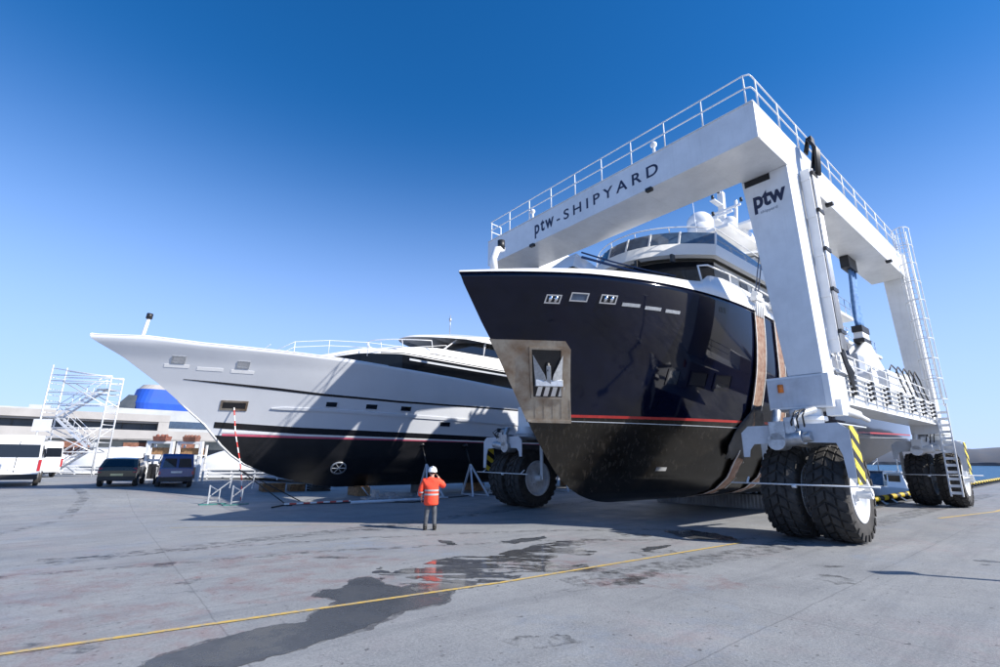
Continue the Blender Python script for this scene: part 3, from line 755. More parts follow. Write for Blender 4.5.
# front foot details: grey face, orange lamp
of_ = MB(); of_.box(-.02, -.003, -.55, .9, 3.58, 4.42); of_.build('foot_plate', 'grey_paint', lift)
ol = MB(); ol.cyl((-.04, .55, 4.02), (-.04, .55, 4.26), .08, n=12); ol.build('warning_lamp', 'orange', lift)
ol = MB(); ol.cyl((-.04, WD-.62, 4.3), (-.04, WD-.62, 4.5), .08, n=12); ol.build('warning_lamp', 'orange', lift)
cy = MB(); cy.cyl((.6, -.62, 3.55), (2.2, -.70, 3.42), .13, n=14); cy.cyl((2.2, -.70, 3.42), (3.1, -.72, 3.30), .07, n=10); cy.box(.25, .7, -.85, -.45, 3.3, 3.75); cy.build('steering_cylinder', 'white', lift, bevel=.01)
put_text('lettering', 'ptw', lift, -2.1, 8.92, 7.75, ZB+.42, .62, 'ink', 1.25, .022)
put_text('lettering', '-SHIPYARD', lift, -2.1, 7.58, 2.72, ZB+.42, .44, 'ink', 1.5, .012)
put_text('lettering', 'ptw', lift, .038, .60, -.40, 10.17, .58, 'ink', 1.0, .035)
put_text('lettering', 'shipyard', lift, .038, .42, -.10, 9.93, .10, 'ink_grey', 1.0)

# ------------------------------------------------------------------ hull builder
class Hull:
    """y = distance from the centre plane; port side (towards the camera) is -y"""
    def __init__(h, stem, sheer, keel, B, Le, p, send, taper=None):
        h.stem, h.sheer_t, h.keel_t, h.B, h.Le, h.p, h.send = stem, sheer, keel, B, Le, p, send; h.taper = taper
    def s0(h, z): return interp(h.stem, z)
    def hb(h, s, z):
        u = (s-h.s0(z))/interp(h.Le, z)
        if u <= 0: return 0.
        u = min(1, u); y = interp(h.B, z)*(1-(1-u)**interp(h.p, z))
        if h.taper and s > h.taper[0]: y *= 1-h.taper[2]*((s-h.taper[0])/(h.taper[1]-h.taper[0]))**2
        return y
    def pt(h, s, z, off=0., side=-1):
        y = h.hb(s, z)
        if off:
            e = .05; dy = (h.hb(s+e, z)-y)/e; dz = (h.hb(s, z+e)-y)/e
            n = Vector((-dy, 1, -dz)).normalized(); return (s+n.x*off, side*(y+n.y*off), z+n.z*off)
        return (s, side*y, z)
    def mesh(h, parent, name, mats, zsplit, nu=90, nv=64):
        b = MB(); b.smooth = True
        zk = interp(h.keel_t, 0)
        for side in (-1, 1):
            rows = []
            for j in range(nv+1):
                v = j/nv; v = v**1.5
                row = []
                for i in range(nu+1):
                    u = (i/nu)**1.9
                    ztop0 = interp(h.sheer_t, -99)
                    z = lerp(interp(h.keel_t, -99), ztop0, v)
                    s = h.s0(z)+(h.send-h.s0(z))*u
                    zt_, zk_ = interp(h.sheer_t, s), interp(h.keel_t, s)
                    z = lerp(zk_, zt_, v)
                    sA = h.s0(z)+(h.send-h.s0(z))*u
                    row.append((sA, side*h.hb(sA, z), z))
                rows.append(row)
            b.grid(rows, side > 0)
            if side < 0: port = rows
            else: star = rows
        b.smooth = False
        tr = [r[-1] for r in port]; ts = [r[-1] for r in star]
        b.grid([tr, ts])
        # deck
        b.grid([port[-1], [(p[0], 0, p[2]+.0) for p in port[-1]], star[-1]])
        o = b.build(name, mats, parent)
        me = o.data
        for p in me.polygons:
            z = p.center.z; k = 0
            for i, zz in enumerate(zsplit):
                if z > zz: k = i+1
            p.material_index = k
        return o
    def patch(h, b, s0, s1, z0, z1, off, n=6, m=3, sl=0., sh=0., zr=None):
        """surface conforming quad patch; sl = rise in z per metre of s"""
        rows = []; zr = z0 if zr is None else zr
        for j in range(m+1):
            row = []
            for i in range(n+1):
                s = lerp(s0, s1, i/n); z = lerp(z0, z1, j/m)+sl*(s-s0); row.append(h.pt(s+sh*(z-zr), z, off))
            rows.append(row)
        b.grid(rows)
        # rim back to the hull for thickness
        ring = [(i, 0) for i in range(n)]+[(n, j) for j in range(m)]+[(i, m) for i in range(n, 0, -1)]+[(0, j) for j in range(m, 0, -1)]
        A = []; C_ = []
        for i, j in ring+[ring[0]]:
            s = lerp(s0, s1, i/n); z = lerp(z0, z1, j/m)+sl*(s-s0)
            s += sh*(z-zr); A.append(h.pt(s, z, off)); C_.append(h.pt(s, z, -.01))
        b.grid([A, C_]); return b
    def frame(h, b, s0, s1, z0, z1, w, off, sl=0., sh=0.):
        h.patch(b, s0-w, s1+w, z1, z1+w, off, sl=sl, m=1, sh=sh, zr=z0); h.patch(b, s0-w, s1+w, z0-w, z0, off, sl=sl, m=1, sh=sh, zr=z0)
        h.patch(b, s0-w, s0, z0, z1, off, n=1, sl=sl, sh=sh, zr=z0); h.patch(b, s1, s1+w, z0, z1, off, n=1, sl=sl, sh=sh, zr=z0)
    def stripe(h, b, pts, w, off, n=60):
        """ribbon along the hull through (s,z,width) points"""
        top = []; bot = []; tb = []
        S = [p[0] for p in pts]; zt = [(p[0], p[1]) for p in pts]; wt = [(p[0], p[2] if len(p) > 2 else w) for p in pts]
        for i in range(n+1):
            s = lerp(S[0], S[-1], (i/n)**1.3); z = interp(zt, s); ww = interp(wt, s)
            top.append(h.pt(max(s, h.s0(z+ww/2)+.01), z+ww/2, off)); bot.append(h.pt(max(s, h.s0(z-ww/2)+.01), z-ww/2, off))
            tb.append(h.pt(s, z+ww/2, -.01))
        b.grid([bot, top, tb]); return b

# ------------------------------------------------------------------ navy yacht in the slings
TC = 5.87
HB = Hull(stem=[(.63, -1.6), (.65, -1.95), (.70, -2.35), (.79, -2.78), (.92, -3.2), (1.12, -3.6), (1.42, -4.05), (1.8, -4.42), (2.18, -4.73), (2.98, -5.32), (4.04, -5.97), (5.19, -6.70), (6.01, -7.30), (7.09, -8.0), (7.42, -8.16)],
          sheer=[(-8, 7.40), (-5, 7.46), (-2, 7.42), (3, 7.36), (10, 6.9), (14, 5.6), (18, 5.0), (28, 4.6)],
          keel=[(-2, .63), (10, .63), (14, 1.25), (18, 2.2), (23, 2.9), (28, 3.3)],
          B=[(.6, .12), (.75, 1.5), (1.0, 2.35), (1.5, 3.0), (2.2, 3.45), (3.3, 3.78), (5, 3.92), (7.4, 4.0)],
          Le=[(.6, 9), (2, 12), (3.3, 12), (7.4, 10.5)], p=[(.6, 1.5), (2, 1.75), (3.3, 1.95), (5, 2.1), (7.4, 2.4)], send=28, taper=(12, 28, .22))
navy = yard('motor_yacht', 0, TC)
tag(navy, 'navy hulled expedition yacht hanging in the slings of the white boat hoist', 'yacht')
HB.mesh(navy, 'hull', ['antifoul_b', 'navy'], [3.36])
b = MB(); HB.stripe(b, [(-5.5, 3.36), (12, 3.38), (27.9, 3.8)], .08, .006, 90)
o = b.build('boot_stripe', 'red', navy)
b = MB(); HB.stripe(b, [(-5.2, 3.21), (2, 3.16), (12, 3.14), (27.9, 3.6)], .02, .007, 90); b.build('waterline_mark', 'grey_paint', navy)
# bulwark
b = MB(); b.smooth = True
BW = [(-8.2, .05), (-7, .10), (-4.6, .20), (-1.6, .34), (-.9, .45), (-.3, .85), (.6, .95), (3.4, .85), (5, .95), (9.5, .8), (11.5, .5), (13, .2)]
for side in (-1, 1):
    lo, hi, inn, inlo = [], [], [], []
    for i in range(91):
        s = lerp(HB.s0(7.4)+.0, 13, (i/90)**1.4); z = interp(HB.sheer_t, s); y = HB.hb(s, min(z, 7.4)); hgt = interp(BW, s)
        k = min(1, y/.5)
        lo.append((s-.03, side*(y+.015), z)); hi.append((s-.02+.10*hgt, side*max(0, y-.30*hgt*k), z+hgt)); inn.append((s+.15+.10*hgt, side*max(0, y-(.30*hgt+.2)*k), z+hgt)); inlo.append((s+.2, side*max(0, y-.4*k), z+.02))
    b.grid([lo, hi, inn, inlo], side > 0)
b.build('bulwark', 'white_clean', navy)
# raised foredeck cover and its rail
def plan_loft(b, levels, n=22, cap=True):
    """levels: list of (z, s_nose, s_aft, half_width, nose_len, p) outlines stacked into a shell"""
    rings = []
    for (z, sn, sa, hw, nl, p) in levels:
        r = []
        for i in range(n+1):      # starboard aft -> nose -> port aft
            a = -1+2*i/n; y = hw*math.copysign(abs(a)**.8, a) if abs(a) > 0 else 0
            k = abs(y)/hw; s = sn+nl*(k**p)
            zz = z(s, y) if callable(z) else z
            r.append((s, y, zz))
        r = [(sa, -hw, z(sa, -hw) if callable(z) else z)]+r+[(sa, hw, z(sa, hw) if callable(z) else z)]
        rings.append(r)
    b.grid(rings)
    b.grid([[r[0] for r in rings], [r[-1] for r in rings]])
    if cap:
        t = rings[-1]; m = len(t)
        for i in range(m//2): 
            b.add([t[i], t[i+1], t[m-2-i], t[m-1-i]], [(0, 1, 2, 3)] if i+1 < m-2-i else [(0, 1, 2)])
    return rings
b = MB(); b.smooth = False
plan_loft(b, [(7.3, -5.6, 1.5, 2.6, 3.0, 2.), (7.9, -5.2, 1.4, 2.4, 2.8, 2.), (8.25, -4.6, 1.3, 1.9, 2.4, 2.)])
b.add([(-4.4, -1.1, 8.25), (-1.0, -1.3, 8.25), (-1.0, 1.3, 8.25), (-4.4, 1.1, 8.25), (-3.2, -.25, 9.35), (-1.2, -.3, 8.9), (-1.2, .3, 8.9), (-3.2, .25, 9.35)],
      [(0, 1, 5, 4), (1, 2, 6, 5), (2, 3, 7, 6), (3, 0, 4, 7), (4, 5, 6, 7)])
b.build('foredeck_house', 'white_clean', navy)
b = MB(); b.tube([(-3.2, -.5, 9.3), (-2.0, -.9, 9.15), (-.8, -1.5, 8.95), (.3, -2.1, 8.8)], .03, 6); b.tube([(-3.2, -.5, 9.12), (-2.0, -.95, 8.97), (-.8, -1.55, 8.77), (.3, -2.15, 8.62)], .045, 6)
b.build('davit_arm', 'cable', navy)
b = MB(); b.tube([(-6.95, -.15, 7.6), (-7.0, -.15, 8.1), (-6.85, -.15, 8.45), (-6.6, -.15, 8.55)], [.13, .12, .12, .10], 8); b.build('bow_light_post', 'white_clean', navy)
b = MB(); b.cyl((-6.68, -.15, 8.5), (-6.68, -.15, 8.8), .12, n=10); b.build('bow_light', 'hose', navy)
# wheelhouse
b = MB(); plan_loft(b, [(7.0, -.55, 11.5, 3.0, 1.9, 2.3), (8.0, -.3, 11.5, 2.95, 1.9, 2.3), (9.62, .1, 11.5, 2.8, 1.9, 2.3)]); b.build('wheelhouse', 'cream', navy)
def ring_pts(z, sn, hw, nl, p, y0, y1, n, off):
    r = []
    for i in range(n+1):
        y = lerp(y0, y1, i/n); k = abs(y)/hw; s = sn+nl*(k**p)
        r.append((s-off, y*(1+off/hw) , z))
    return r
def band(b, z0, z1, sn0, sn1, hw0, hw1, nl, p, ys, off=.02):
    y0, y1 = ys
    b.grid([ring_pts(z0, sn0, hw0, nl, p, y0, y1, 14, off), ring_pts(z1, sn1, hw1, nl, p, y0*hw1/hw0, y1*hw1/hw0, 14, off)])
b = MB(); band(b, 8.15, 9.59, -.26, .08, 2.93, 2.80, 1.9, 2.3, (-2.93, 2.93), .03)
# side panes
def lerp3(p, q, k): return tuple(lerp(a, c, k) for a, c in zip(p, q))
for sgn in (-1, 1):
    b.add([(1.6, sgn*2.965, 8.15), (3.1, sgn*2.965, 8.15), (3.0, sgn*2.85, 9.42), (1.86, sgn*2.85, 9.45)], [(0, 1, 2, 3)])
b.build('windscreen', 'glass', navy)
for s0_, s1_, z0_, z1_ in ((4.0, 4.7, 7.9, 9.3), (5.6, 9.4, 8.2, 9.3), (9.7, 11.0, 8.2, 9.3)):
    b = MB()
    b.add([(s0_, -2.975, z0_), (s1_, -2.975, z0_), (s1_, -2.865, z1_), (s0_, -2.865, z1_)], [(0, 1, 2, 3)]); b.build('side_window', 'glass', navy)
wp = MB()
for y in (-1.0, .9): 
    pass
wp.box(-.5, -.25, -.98, -.86, 9.3, 9.6); wp.box(-.55, -.3, .6, .72, 9.3, 9.6); wp.box(.0, .2, -2.2, -2.1, 9.3, 9.6); wp.build('wiper_motor', 'hose', navy)
# brow / flybridge deck
b = MB(); plan_loft(b, [(9.60, -.35, 12.0, 3.0, 2.0, 2.2), (9.66, -.6, 12.2, 3.15, 2.1, 2.2), (10.25, -.25, 12.2, 3.05, 2.1, 2.2)])
b.build('flybridge_brow', 'cream', navy)
b = MB(); 
a_ = ring_pts(10.26, -.2, 3.0, 2.1, 2.2, -3.0, 3.0, 20, 0); c_ = ring_pts(10.85, .05, 2.95, 2.1, 2.2, -2.95, 2.95, 20, 0)
a_ = [(7.5, -3.0, 10.26)]+a_+[(7.5, 3.0, 10.26)]; c_ = [(7.5, -2.95, 10.5)]+c_+[(7.5, 2.95, 10.5)]
b.grid([a_, c_]); b.build('flybridge_screen', 'glass_blue', navy, solid=.02)
b = MB()
for i in range(1, 22, 3): b.bar(a_[i], (c_[i][0], c_[i][1], c_[i][2]+.02), .07)
b.tube([(7.5, -2.95, 10.9)]+[(x-.05, y, z+.22) for x, y, z in c_[1:-1]]+[(7.5, 2.95, 10.9)], .022, 6)
for i in range(1, 22, 4): b.cyl(c_[i], (c_[i][0]-.05, c_[i][1], c_[i][2]+.22), .018, n=5)
b.build('flybridge_rail', 'white_clean', navy)
# side deck rail by the wheelhouse
b = MB(); b.tube([(-.5, -3.5, 7.9), (-.6, -3.45, 8.55), (0, -3.5, 8.72), (1.5, -3.55, 8.75), (3.2, -3.6, 8.7), (5.4, -3.6, 8.6), (7.2, -3.6, 8.5)], .035, 6)
for s_ in (1.5, 3.4, 5.4): b.cyl((s_, -3.56, 7.9), (s_, -3.56, 8.7), .03, n=6)
b.build('side_rail', 'white_clean', navy)
# upper structure, aft decks
b = MB(); b.box(7.4, 12, -2.3, 2.3, 10.3, 11.6); b.box(11.5, 20, -3.0, 3.0, 5.4, 8.2); b.build('deckhouse', 'white_clean', navy, bevel=.08)
b = MB(); plan_loft(b, [(11.6, 6.6, 15.2, 2.8, 1.2, 2.), (11.66, 6.3, 15.6, 2.9, 1.3, 2.), (11.85, 6.6, 15.5, 2.8, 1.2, 2.)]); b.build('hardtop', 'cream', navy)
b = MB(); b.box(12.2, 17.6, -3.4, 3.4, 10.0, 10.22); b.box(11.6, 21.5, -3.6, 3.6, 8.2, 8.42); b.build('boat_deck', 'cream', navy, bevel=.06)
b = MB()
for z0 in (8.42, 10.22):
    x1 = 21.4 if z0 < 9 else 17.5
    for sgn in (-1, 1):
        for zz in (.45, .9): b.cyl((12.3, sgn*3.35, z0+zz), (x1, sgn*3.35, z0+zz), .022, n=5)
        for k in range(6): b.cyl((12.3+k*(x1-12.3)/5, sgn*3.35, z0), (12.3+k*(x1-12.3)/5, sgn*3.35, z0+.9), .02, n=5)
b.build('deck_rail', 'chrome', navy)
b = MB(); b.box(12.6, 15.2, -3.02, -3.005, 6.2, 7.6); b.box(15.8, 18.8, -3.02, -3.005, 6.2, 7.6); b.build('saloon_window', 'glass', navy)
for k, s_ in enumerate((13.2, 15.4, 17.8)):
    b = MB(); b.smooth = True; b.ball((s_, -2.4, 9.0), .9, .45, .42); b.box(s_-.5, s_+.5, -2.7, -2.1, 8.42, 8.8); b.build('liferaft_canister', 'white_clean', navy)
# mast with radomes
b = MB()
b.hexa([(7.2, -.9, 11.85), (9.2, -.9, 11.85), (9.2, .9, 11.85), (7.2, .9, 11.85)], [(8.6, -.6, 13.3), (10.0, -.6, 13.3), (10.0, .6, 13.3), (8.6, .6, 13.3)])
b.hexa([(11.0, -1.5, 11.85), (12.2, -1.5, 11.85), (12.2, -1.0, 11.85), (11.0, -1.0, 11.85)], [(9.6, -1.2, 14.2), (10.4, -1.2, 14.2), (10.4, -.9, 14.2), (9.6, -.9, 14.2)])
b.hexa([(11.0, 1.0, 11.85), (12.2, 1.0, 11.85), (12.2, 1.5, 11.85), (11.0, 1.5, 11.85)], [(9.6, .9, 14.2), (10.4, .9, 14.2), (10.4, 1.2, 14.2), (9.6, 1.2, 14.2)])
b.box(6.6, 10.6, -1.6, 1.6, 13.2, 13.38); b.box(9.0, 10.0, -1.9, 1.9, 14.2, 14.35)
b.bar((9.6, 0, 13.3), (9.9, 0, 17.0), .34, .28); b.bar((9.2, -.9, 14.3), (9.6, -.9, 16.0), .14); b.bar((9.2, .9, 14.3), (9.6, .9, 16.0), .14)
b.bar((9.4, -1.2, 15.6), (9.4, 1.2, 15.6), .12); b.bar((9.4, -.9, 15.0), (9.4, .9, 15.0), .12); b.bar((8.4, 0, 14.8), (9.8, 0, 14.8), .5, .12); b.bar((8.7, 0, 16.1), (9.9, 0, 16.1), .3, .08)
b.bar((8.5, -1.1, 14.92), (8.5, 1.1, 14.92), .14, .12)
b.bar((9.7, 0, 16.9), (9.7, 0, 17.3), .1)
b.build('mast', 'white_clean', navy, bevel=.02)
for (c, r) in (((7.0, .0, 14.0), .68), ((10.2, -1.75, 14.95), .42), ((7.5, -1.3, 13.75), .36)):
    b = MB(); b.ball(c, r, r, r*1.05); b.cyl((c[0], c[1], c[2]-r*1.15), (c[0], c[1], c[2]-r*.2), r*.9, r*.98, n=18); b.build('radome', 'white_clean', navy)
b = MB()
for p in ((8.4, -.1, 15.0), (9.7, 0, 17.35), (8.8, 0, 16.2), (9.4, -1.25, 15.75), (9.6, 0, 16.9)): b.cyl(p, (p[0], p[1], p[2]+.2), .08, n=8)
b.build('navigation_light', 'hose', navy)
b = MB(); b.cyl((4.2, -1.2, 10.3), (4.0, -1.2, 14.6), .022, .01, n=5); b.cyl((11.8, -2.0, 11.8), (11.8, -2.0, 14.5), .02, .01, n=5); b.cyl((12.4, 1.6, 11.8), (12.4, 1.6, 13.9), .02, .01, n=5); b.build('whip_antenna', 'white_clean', navy)
# bow plate, anchor pocket and anchor
HBs = HB
b = MB(); b.smooth = False
def bowplate(b, off):
    Z = [3.22+(5.55-3.22)*j/10 for j in range(11)]; rows = []
    for z in Z:
        row = []; s_l = HB.s0(z)-.02; s_r = -4.60-.28*(z-4.43)-(.16*((z-5.4)/.15) if z > 5.4 else 0)
        for i in range(11):
            s = lerp(s_l, s_r, i/10)
            if i == 0: p = HB.pt(s, z, 0); row.append((p[0]-.03, 0, z))
            else: row.append(HB.pt(s, z, off))
        rows.append(row)
    b.grid(rows)
    b.grid([[r[-1] for r in rows], [HB.pt(r_[-1][0], z, -.02) for r_, z in zip(rows, Z)]]); b.grid([rows[-1], [(x, y+.06, z) for x, y, z in rows[-1]]]); b.grid([rows[0], [(x, y+.06, z) for x, y, z in rows[0]]])
bowplate(b, .03); plate_o = b.build('bow_plate', 'steel', navy)
b = MB(); HB.frame(b, -5.48, -4.72, 3.93, 5.30, .06, .10, sh=-.29); b.build('anchor_pocket', 'steel', navy)
b = MB(); HB.patch(b, -5.48, -4.72, 3.93, 5.30, .036, sh=-.29); b.build('pocket_shade', 'black', navy)  # black patch puts in the shade of a recess; hull stays uncut
b = MB()
for k in range(5): HB.patch(b, -5.28+k*.24, -5.26+k*.24, 3.3, 3.86, .045, n=1, sh=-.28)
HB.patch(b, -5.5, -4.26, 3.16, 3.24, .07, n=8, m=1)
b.build('plate_ribs', 'steel', navy)
def HP(s, z, o): return Vector(HB.pt(s-.29*(z-4.4), z, o))
b = MB()   # anchor: crown, shank, two flukes, tripping plate
cx = -5.2
SK = lambda z: -.29*(z-4.4)
def fl(sg):
    A = HP(cx+sg*.06, 4.35, .10); B_ = HP(cx+sg*.36, 4.38, .12); C_ = HP(cx+sg*.40, 5.2, .12); D = HP(cx+sg*.12, 4.62, .22)
    E2 = HP(cx+sg*.08, 4.45, .22)
    b.add([A, B_, C_, D, E2], [(0, 1, 2, 3), (0, 3, 4), (0, 1, 4), (1, 2, 3, 4)])
fl(1); fl(-1)
b.bar(HP(cx, 4.3, .16), HP(cx, 4.85, .16), .13, .1); b.bar(HP(cx-.36, 4.34, .14), HP(cx+.36, 4.34, .14), .16, .2)
b.build('anchor', 'galv', navy, bevel=.01)
b = MB()
for k in range(4): HB.patch(b, cx-.22+k*.2, cx-.10+k*.2, 3.95, 4.22, .06, n=1, m=1)
b.build('anchor_roller', 'chrome', navy)
b = MB(); b.ball(tuple(HP(cx, 4.80, .12)), .09, .06, .16); b.build('shank_eye', 'hose', navy)
# fairleads, vents, portholes
def opening(parent, H, name, s0_, s1_, z0_, z1_, m, fm='chrome', w=.035, sl=0.):
    b = MB(); H.patch(b, s0_, s1_, z0_, z1_, .012, sl=sl); o = b.build(name, m, parent)
    if fm: 
        f = MB(); H.frame(f, s0_, s1_, z0_, z1_, w, .03, sl); f.build('frame', fm, o)
    return o
FAIR = [(546, 560, 296, 303), (570, 586, 294, 301), (600, 615, 298, 306)]
for s0_, s1_, z0_, z1_, m in ((-5.93, -5.60, 6.61, 6.79, 'chrome'), (-5.31, -4.90, 6.70, 6.88, 'glass_blue'), (-4.49, -4.08, 6.69, 6.88, 'chrome')):
    fo = opening(navy, HB, 'fairlead', s0_, s1_, z0_, z1_, 'hose' if m == 'chrome' else m)
    if m == 'chrome':
        for k in (.28, .72):
            b = MB(); sc_ = lerp(s0_, s1_, k); b.cyl(HB.pt(sc_, z0_+.01, .03), HB.pt(sc_, z1_-.01, .03), .055, n=10); b.build('roller', 'chrome', fo)
for s0_, s1_, z0_ in ((-3.84, -3.27, 6.63), (-3.10, -2.55, 6.60), (-2.38, -1.84, 6.58)):
    opening(navy, HB, 'bulwark_slot', s0_, s1_, z0_, z0_+.10, 'galv', None)
for s0_, s1_ in ((-1.64, -1.25), (-.80, -.16), (.20, .92), (4.2, 5.0), (7.4, 8.2)):
    opening(navy, HB, 'porthole', s0_, s1_, 4.46, 4.86, 'glass', 'navy', .05)
b = MB()
for k in range(5): HB.patch(b, -.12+k*.08, -.07+k*.08, 6.9, 7.08, .01, n=1, m=1)
b.build('hull_vent', 'black', navy)
b = MB(); HB.patch(b, -.95, -.55, 1.70, 1.82, .02, n=3, m=1); b.build('sea_chest_cover', 'chrome', navy)
b = MB()
b.cyl((27.9, -1.4, 3.6), (28.6, -1.4, 3.6), .1, n=8)
b.build('trim_fin', 'antifoul_b', navy)
b = MB(); b.cyl((17.5, -1.5, 1.7), (20.5, -1.5, 2.2), .09, n=8); b.build('propeller_shaft', 'chrome', navy)

# slings: webbing ribbons that follow the hull at a fixed station
def sling(s_, w, label, ptop, m='strap', zt=None):
    r = yard('lifting_sling', 0, TC)
    zt = zt or 7.3
    prof = []
    for j in range(34):
        z = lerp(.66, zt, j/33); prof.append((HB.hb(s_, max(z, .62)), z))
    def rib(b, sa, sb, off):
        A, B_ = [], []
        for y, z in prof: A.append((sa, -y-off, z-off*.3)); B_.append((sb, -y-off, z-off*.3))
        b.grid([A, B_])
        A2 = [(x, y+.03, z) for x, y, z in A]; B2 = [(x, y+.03, z) for x, y, z in B_]
        b.grid([A, A2]); b.grid([B_, B2])
    b = MB(); rib(b, s_-w/2, s_+w/2, .05); b.build('webbing', m, r)
    for sg in (-1, 1):
        b = MB(); rib(b, s_+sg*w/2-(.05 if sg > 0 else .0), s_+sg*w/2+(.05 if sg < 0 else .0), .065); b.build('edge_binding', 'strap_edge', r)
    b = MB()
    yb = HB.hb(s_, zt)+.05
    for k in range(4):
        x = s_-w*.34+k*w*.23; b.tube([(x, -yb, zt-.15), (x, -yb-.06, zt+.25), (s_-.06+.04*k, -yb+.02, zt+.62)], .05, 6)
    b.box(s_-.32, s_+.32, -yb-.12, -yb+.12, zt+.45, zt+.62); b.cyl((s_-.2, -yb, zt+.7), (s_+.2, -yb, zt+.7), .14, n=12)
    b.build('shackle_block', 'white', r, bevel=.02)
    b = MB(); 
    for k in (-.12, .12): b.tube([(s_+k, -yb, zt+.7), (ptop[0]+k*.8, ptop[1]-TC, ptop[2])], .022, 6)
    b.build('hoist_rope', 'cable', r)
    tag(r, label, 'sling', 'lifting slings round the navy hull'); return r
sling(2.45, .78, 'brown and white webbing sling round the navy hull, nearest the bow', (1.0, .45, 11.2))
sling(4.05, .62, 'second brown webbing sling, just left of the hoist leg', (4.7, .75, 11.25))
t_ = yard('tarpaulin', 0, TC)
b = MB(); rows = []
random.seed(3)
for j in range(9):
    row = []
    for i in range(7):
        z = lerp(2.1, 3.9, j/8); s = lerp(1.75-.25*math.sin(j*.6), 2.75+.2*math.sin(j*.5), i/6)-.15*(j < 3)
        y = HB.hb(s, z); row.append((s, -y-.10-.10*math.sin(i*1.7+j*.9)-.05*random.random(), z+.05*math.sin(i*2.)))
    rows.append(row)
b.smooth = True; b.grid(rows); b.build('cloth', 'tarp', t_, solid=.015); tag(t_, 'dark grey protective cloth hanging by the sling at the red stripe', 'tarpaulin')
# aft hook block and blue sling
hk = yard('hoist_block', 0, 0)
b = MB(); rows = []
for j in range(12):
    z = lerp(7.9, 10.75, j/11); rows.append([(10.2+.35*j/11+lerp(-.42, .42, i/6), .62-.0*j+.05*math.sin(i*2.1+j*.4), z) for i in range(7)])
b.smooth = True; b.grid(rows); b.build('blue_sling', 'sling_blue', hk, solid=.12)
for q in ((9.7, 10.9, .45, .8, 10.7, 11.26), (9.65, 10.75, .42, .82, 7.62, 7.9), (9.65, 10.75, .42, .82, 7.15, 7.32)): b = MB(); b.box(*q); b.build('clamp', 'hose', hk)
b = MB(); b.box(9.72, 10.7, .45, .8, 7.32, 7.62)
b.prism([(8.2, 5.5), (12.4, 5.4), (12.2, 6.2), (10.6, 7.15), (9.8, 7.15), (8.2, 6.4)], .42, .52); b.prism([(8.2, 5.5), (12.4, 5.4), (12.2, 6.2), (10.6, 7.15), (9.8, 7.15), (8.2, 6.4)], .78, .88)
for x in (8.8, 10.0, 11.4): b.cyl((x, .35, 5.95), (x, .95, 5.95), .22, n=16)
b.build('spreader_plates', 'white', hk, bevel=.02)
b = MB(); b.box(8.6, 8.95, .5, .75, 3.9, 5.6); b.box(11.2, 11.5, .5, .75, 3.9, 5.6); b.build('brown_strap', 'strap', hk)
b = MB(); b.box(7.7, 8.6, .3, .9, 5.4, 6.3); b.box(9.2, 9.5, .38, .5, 5.3, 6.1); b.build('load_cell', 'galv', hk, bevel=.05)
tag(hk, 'white hoist block on a blue fabric sling under the side beam', 'hoist block')
rp = yard('stay_wire', 0, 0)
for k in (0, .55):
    b = MB(); b.cyl((5.4+k, .7, 11.2), (8.0+k*.4, .7, 6.2), .03, n=6); b.build('cable', 'cable', rp)
tag(rp, 'pair of dark blue cables slanting down beside the hoist leg', 'cable')

# ------------------------------------------------------------------ silver white yacht on stands
TW = 22
HW = Hull(stem=[(.49, -5.0), (.62, -6.0), (.8, -6.95), (1.05, -8.0), (1.33, -8.84), (1.7, -9.7), (2.15, -10.35), (2.7, -10.95), (3.54, -11.66), (5.27, -13.72), (6.4, -15.3), (7.05, -16.5), (7.25, -16.6)],
          sheer=[(-16.5, 7.22), (-14.6, 7.3), (-12.6, 7.17), (-9.3, 7.1), (-7, 7.03), (-5, 6.93), (0, 6.67), (5, 6.38), (12, 6.2), (24, 6.0)],
          keel=[(-5, .49), (8, .49), (16, 1.2), (24, 2.0)],
          B=[(.5, .15), (.7, 1.2), (1.2, 2.5), (2.0, 3.2), (3.2, 3.55), (5, 3.72), (7.2, 3.8)],
          Le=[(.5, 12), (1.5, 15), (3, 17), (5, 17), (7.2, 17)], p=[(.5, 1.3), (2, 1.5), (3.3, 1.65), (5, 1.75), (7.2, 2.0)], send=24, taper=(10, 24, .12))
wy = yard('motor_yacht', 0, TW)
tag(wy, 'long silver white motor yacht with black bottom propped on stands in the yard', 'yacht')
HW.mesh(wy, 'hull', ['antifoul_w', 'silver'], [3.05])
FEAT_W = None
b = MB(); HW.stripe(b, [(-12.9, 5.57, .02), (-11.5, 5.49, .08), (-9, 5.34, .12), (-6.8, 5.19, .11), (-3, 5.07, .10), (0, 5.06, .09), (8, 5.1, .08), (23, 5.1, .08)], .1, .012, 110); b.build('knuckle_stripe', 'black', wy)
b = MB(); HW.stripe(b, [(-11.3, 3.55, .28), (-7.6, 3.38, .32), (-2.5, 3.30, .28), (4, 3.20, .26), (23, 3.15, .26)], .3, .010, 110); b.build('boot_top', 'black', wy)
b = MB(); HW.stripe(b, [(-10.9, 3.10, .10), (-7.5, 3.06, .10), (23, 2.98, .10)], .1, .012, 110); b.build('boot_stripe', 'pink', wy)
b = MB(); HW.stripe(b, [(-11.0, 3.27, .12), (-7.5, 3.16, .09), (4, 3.05, .07), (23, 3.03, .07)], .1, .014, 110); b.build('boot_line', 'white_clean', wy)
b = MB(); HW.stripe(b, [(-9.1, 4.42, .04), (-8.6, 4.44, .13), (-6.4, 4.45, .14), (-2.8, 4.35, .16), (4, 4.2, .16), (23, 4.2, .16)], .1, .05, 90); b.build('rubbing_strake', 'silver', wy)
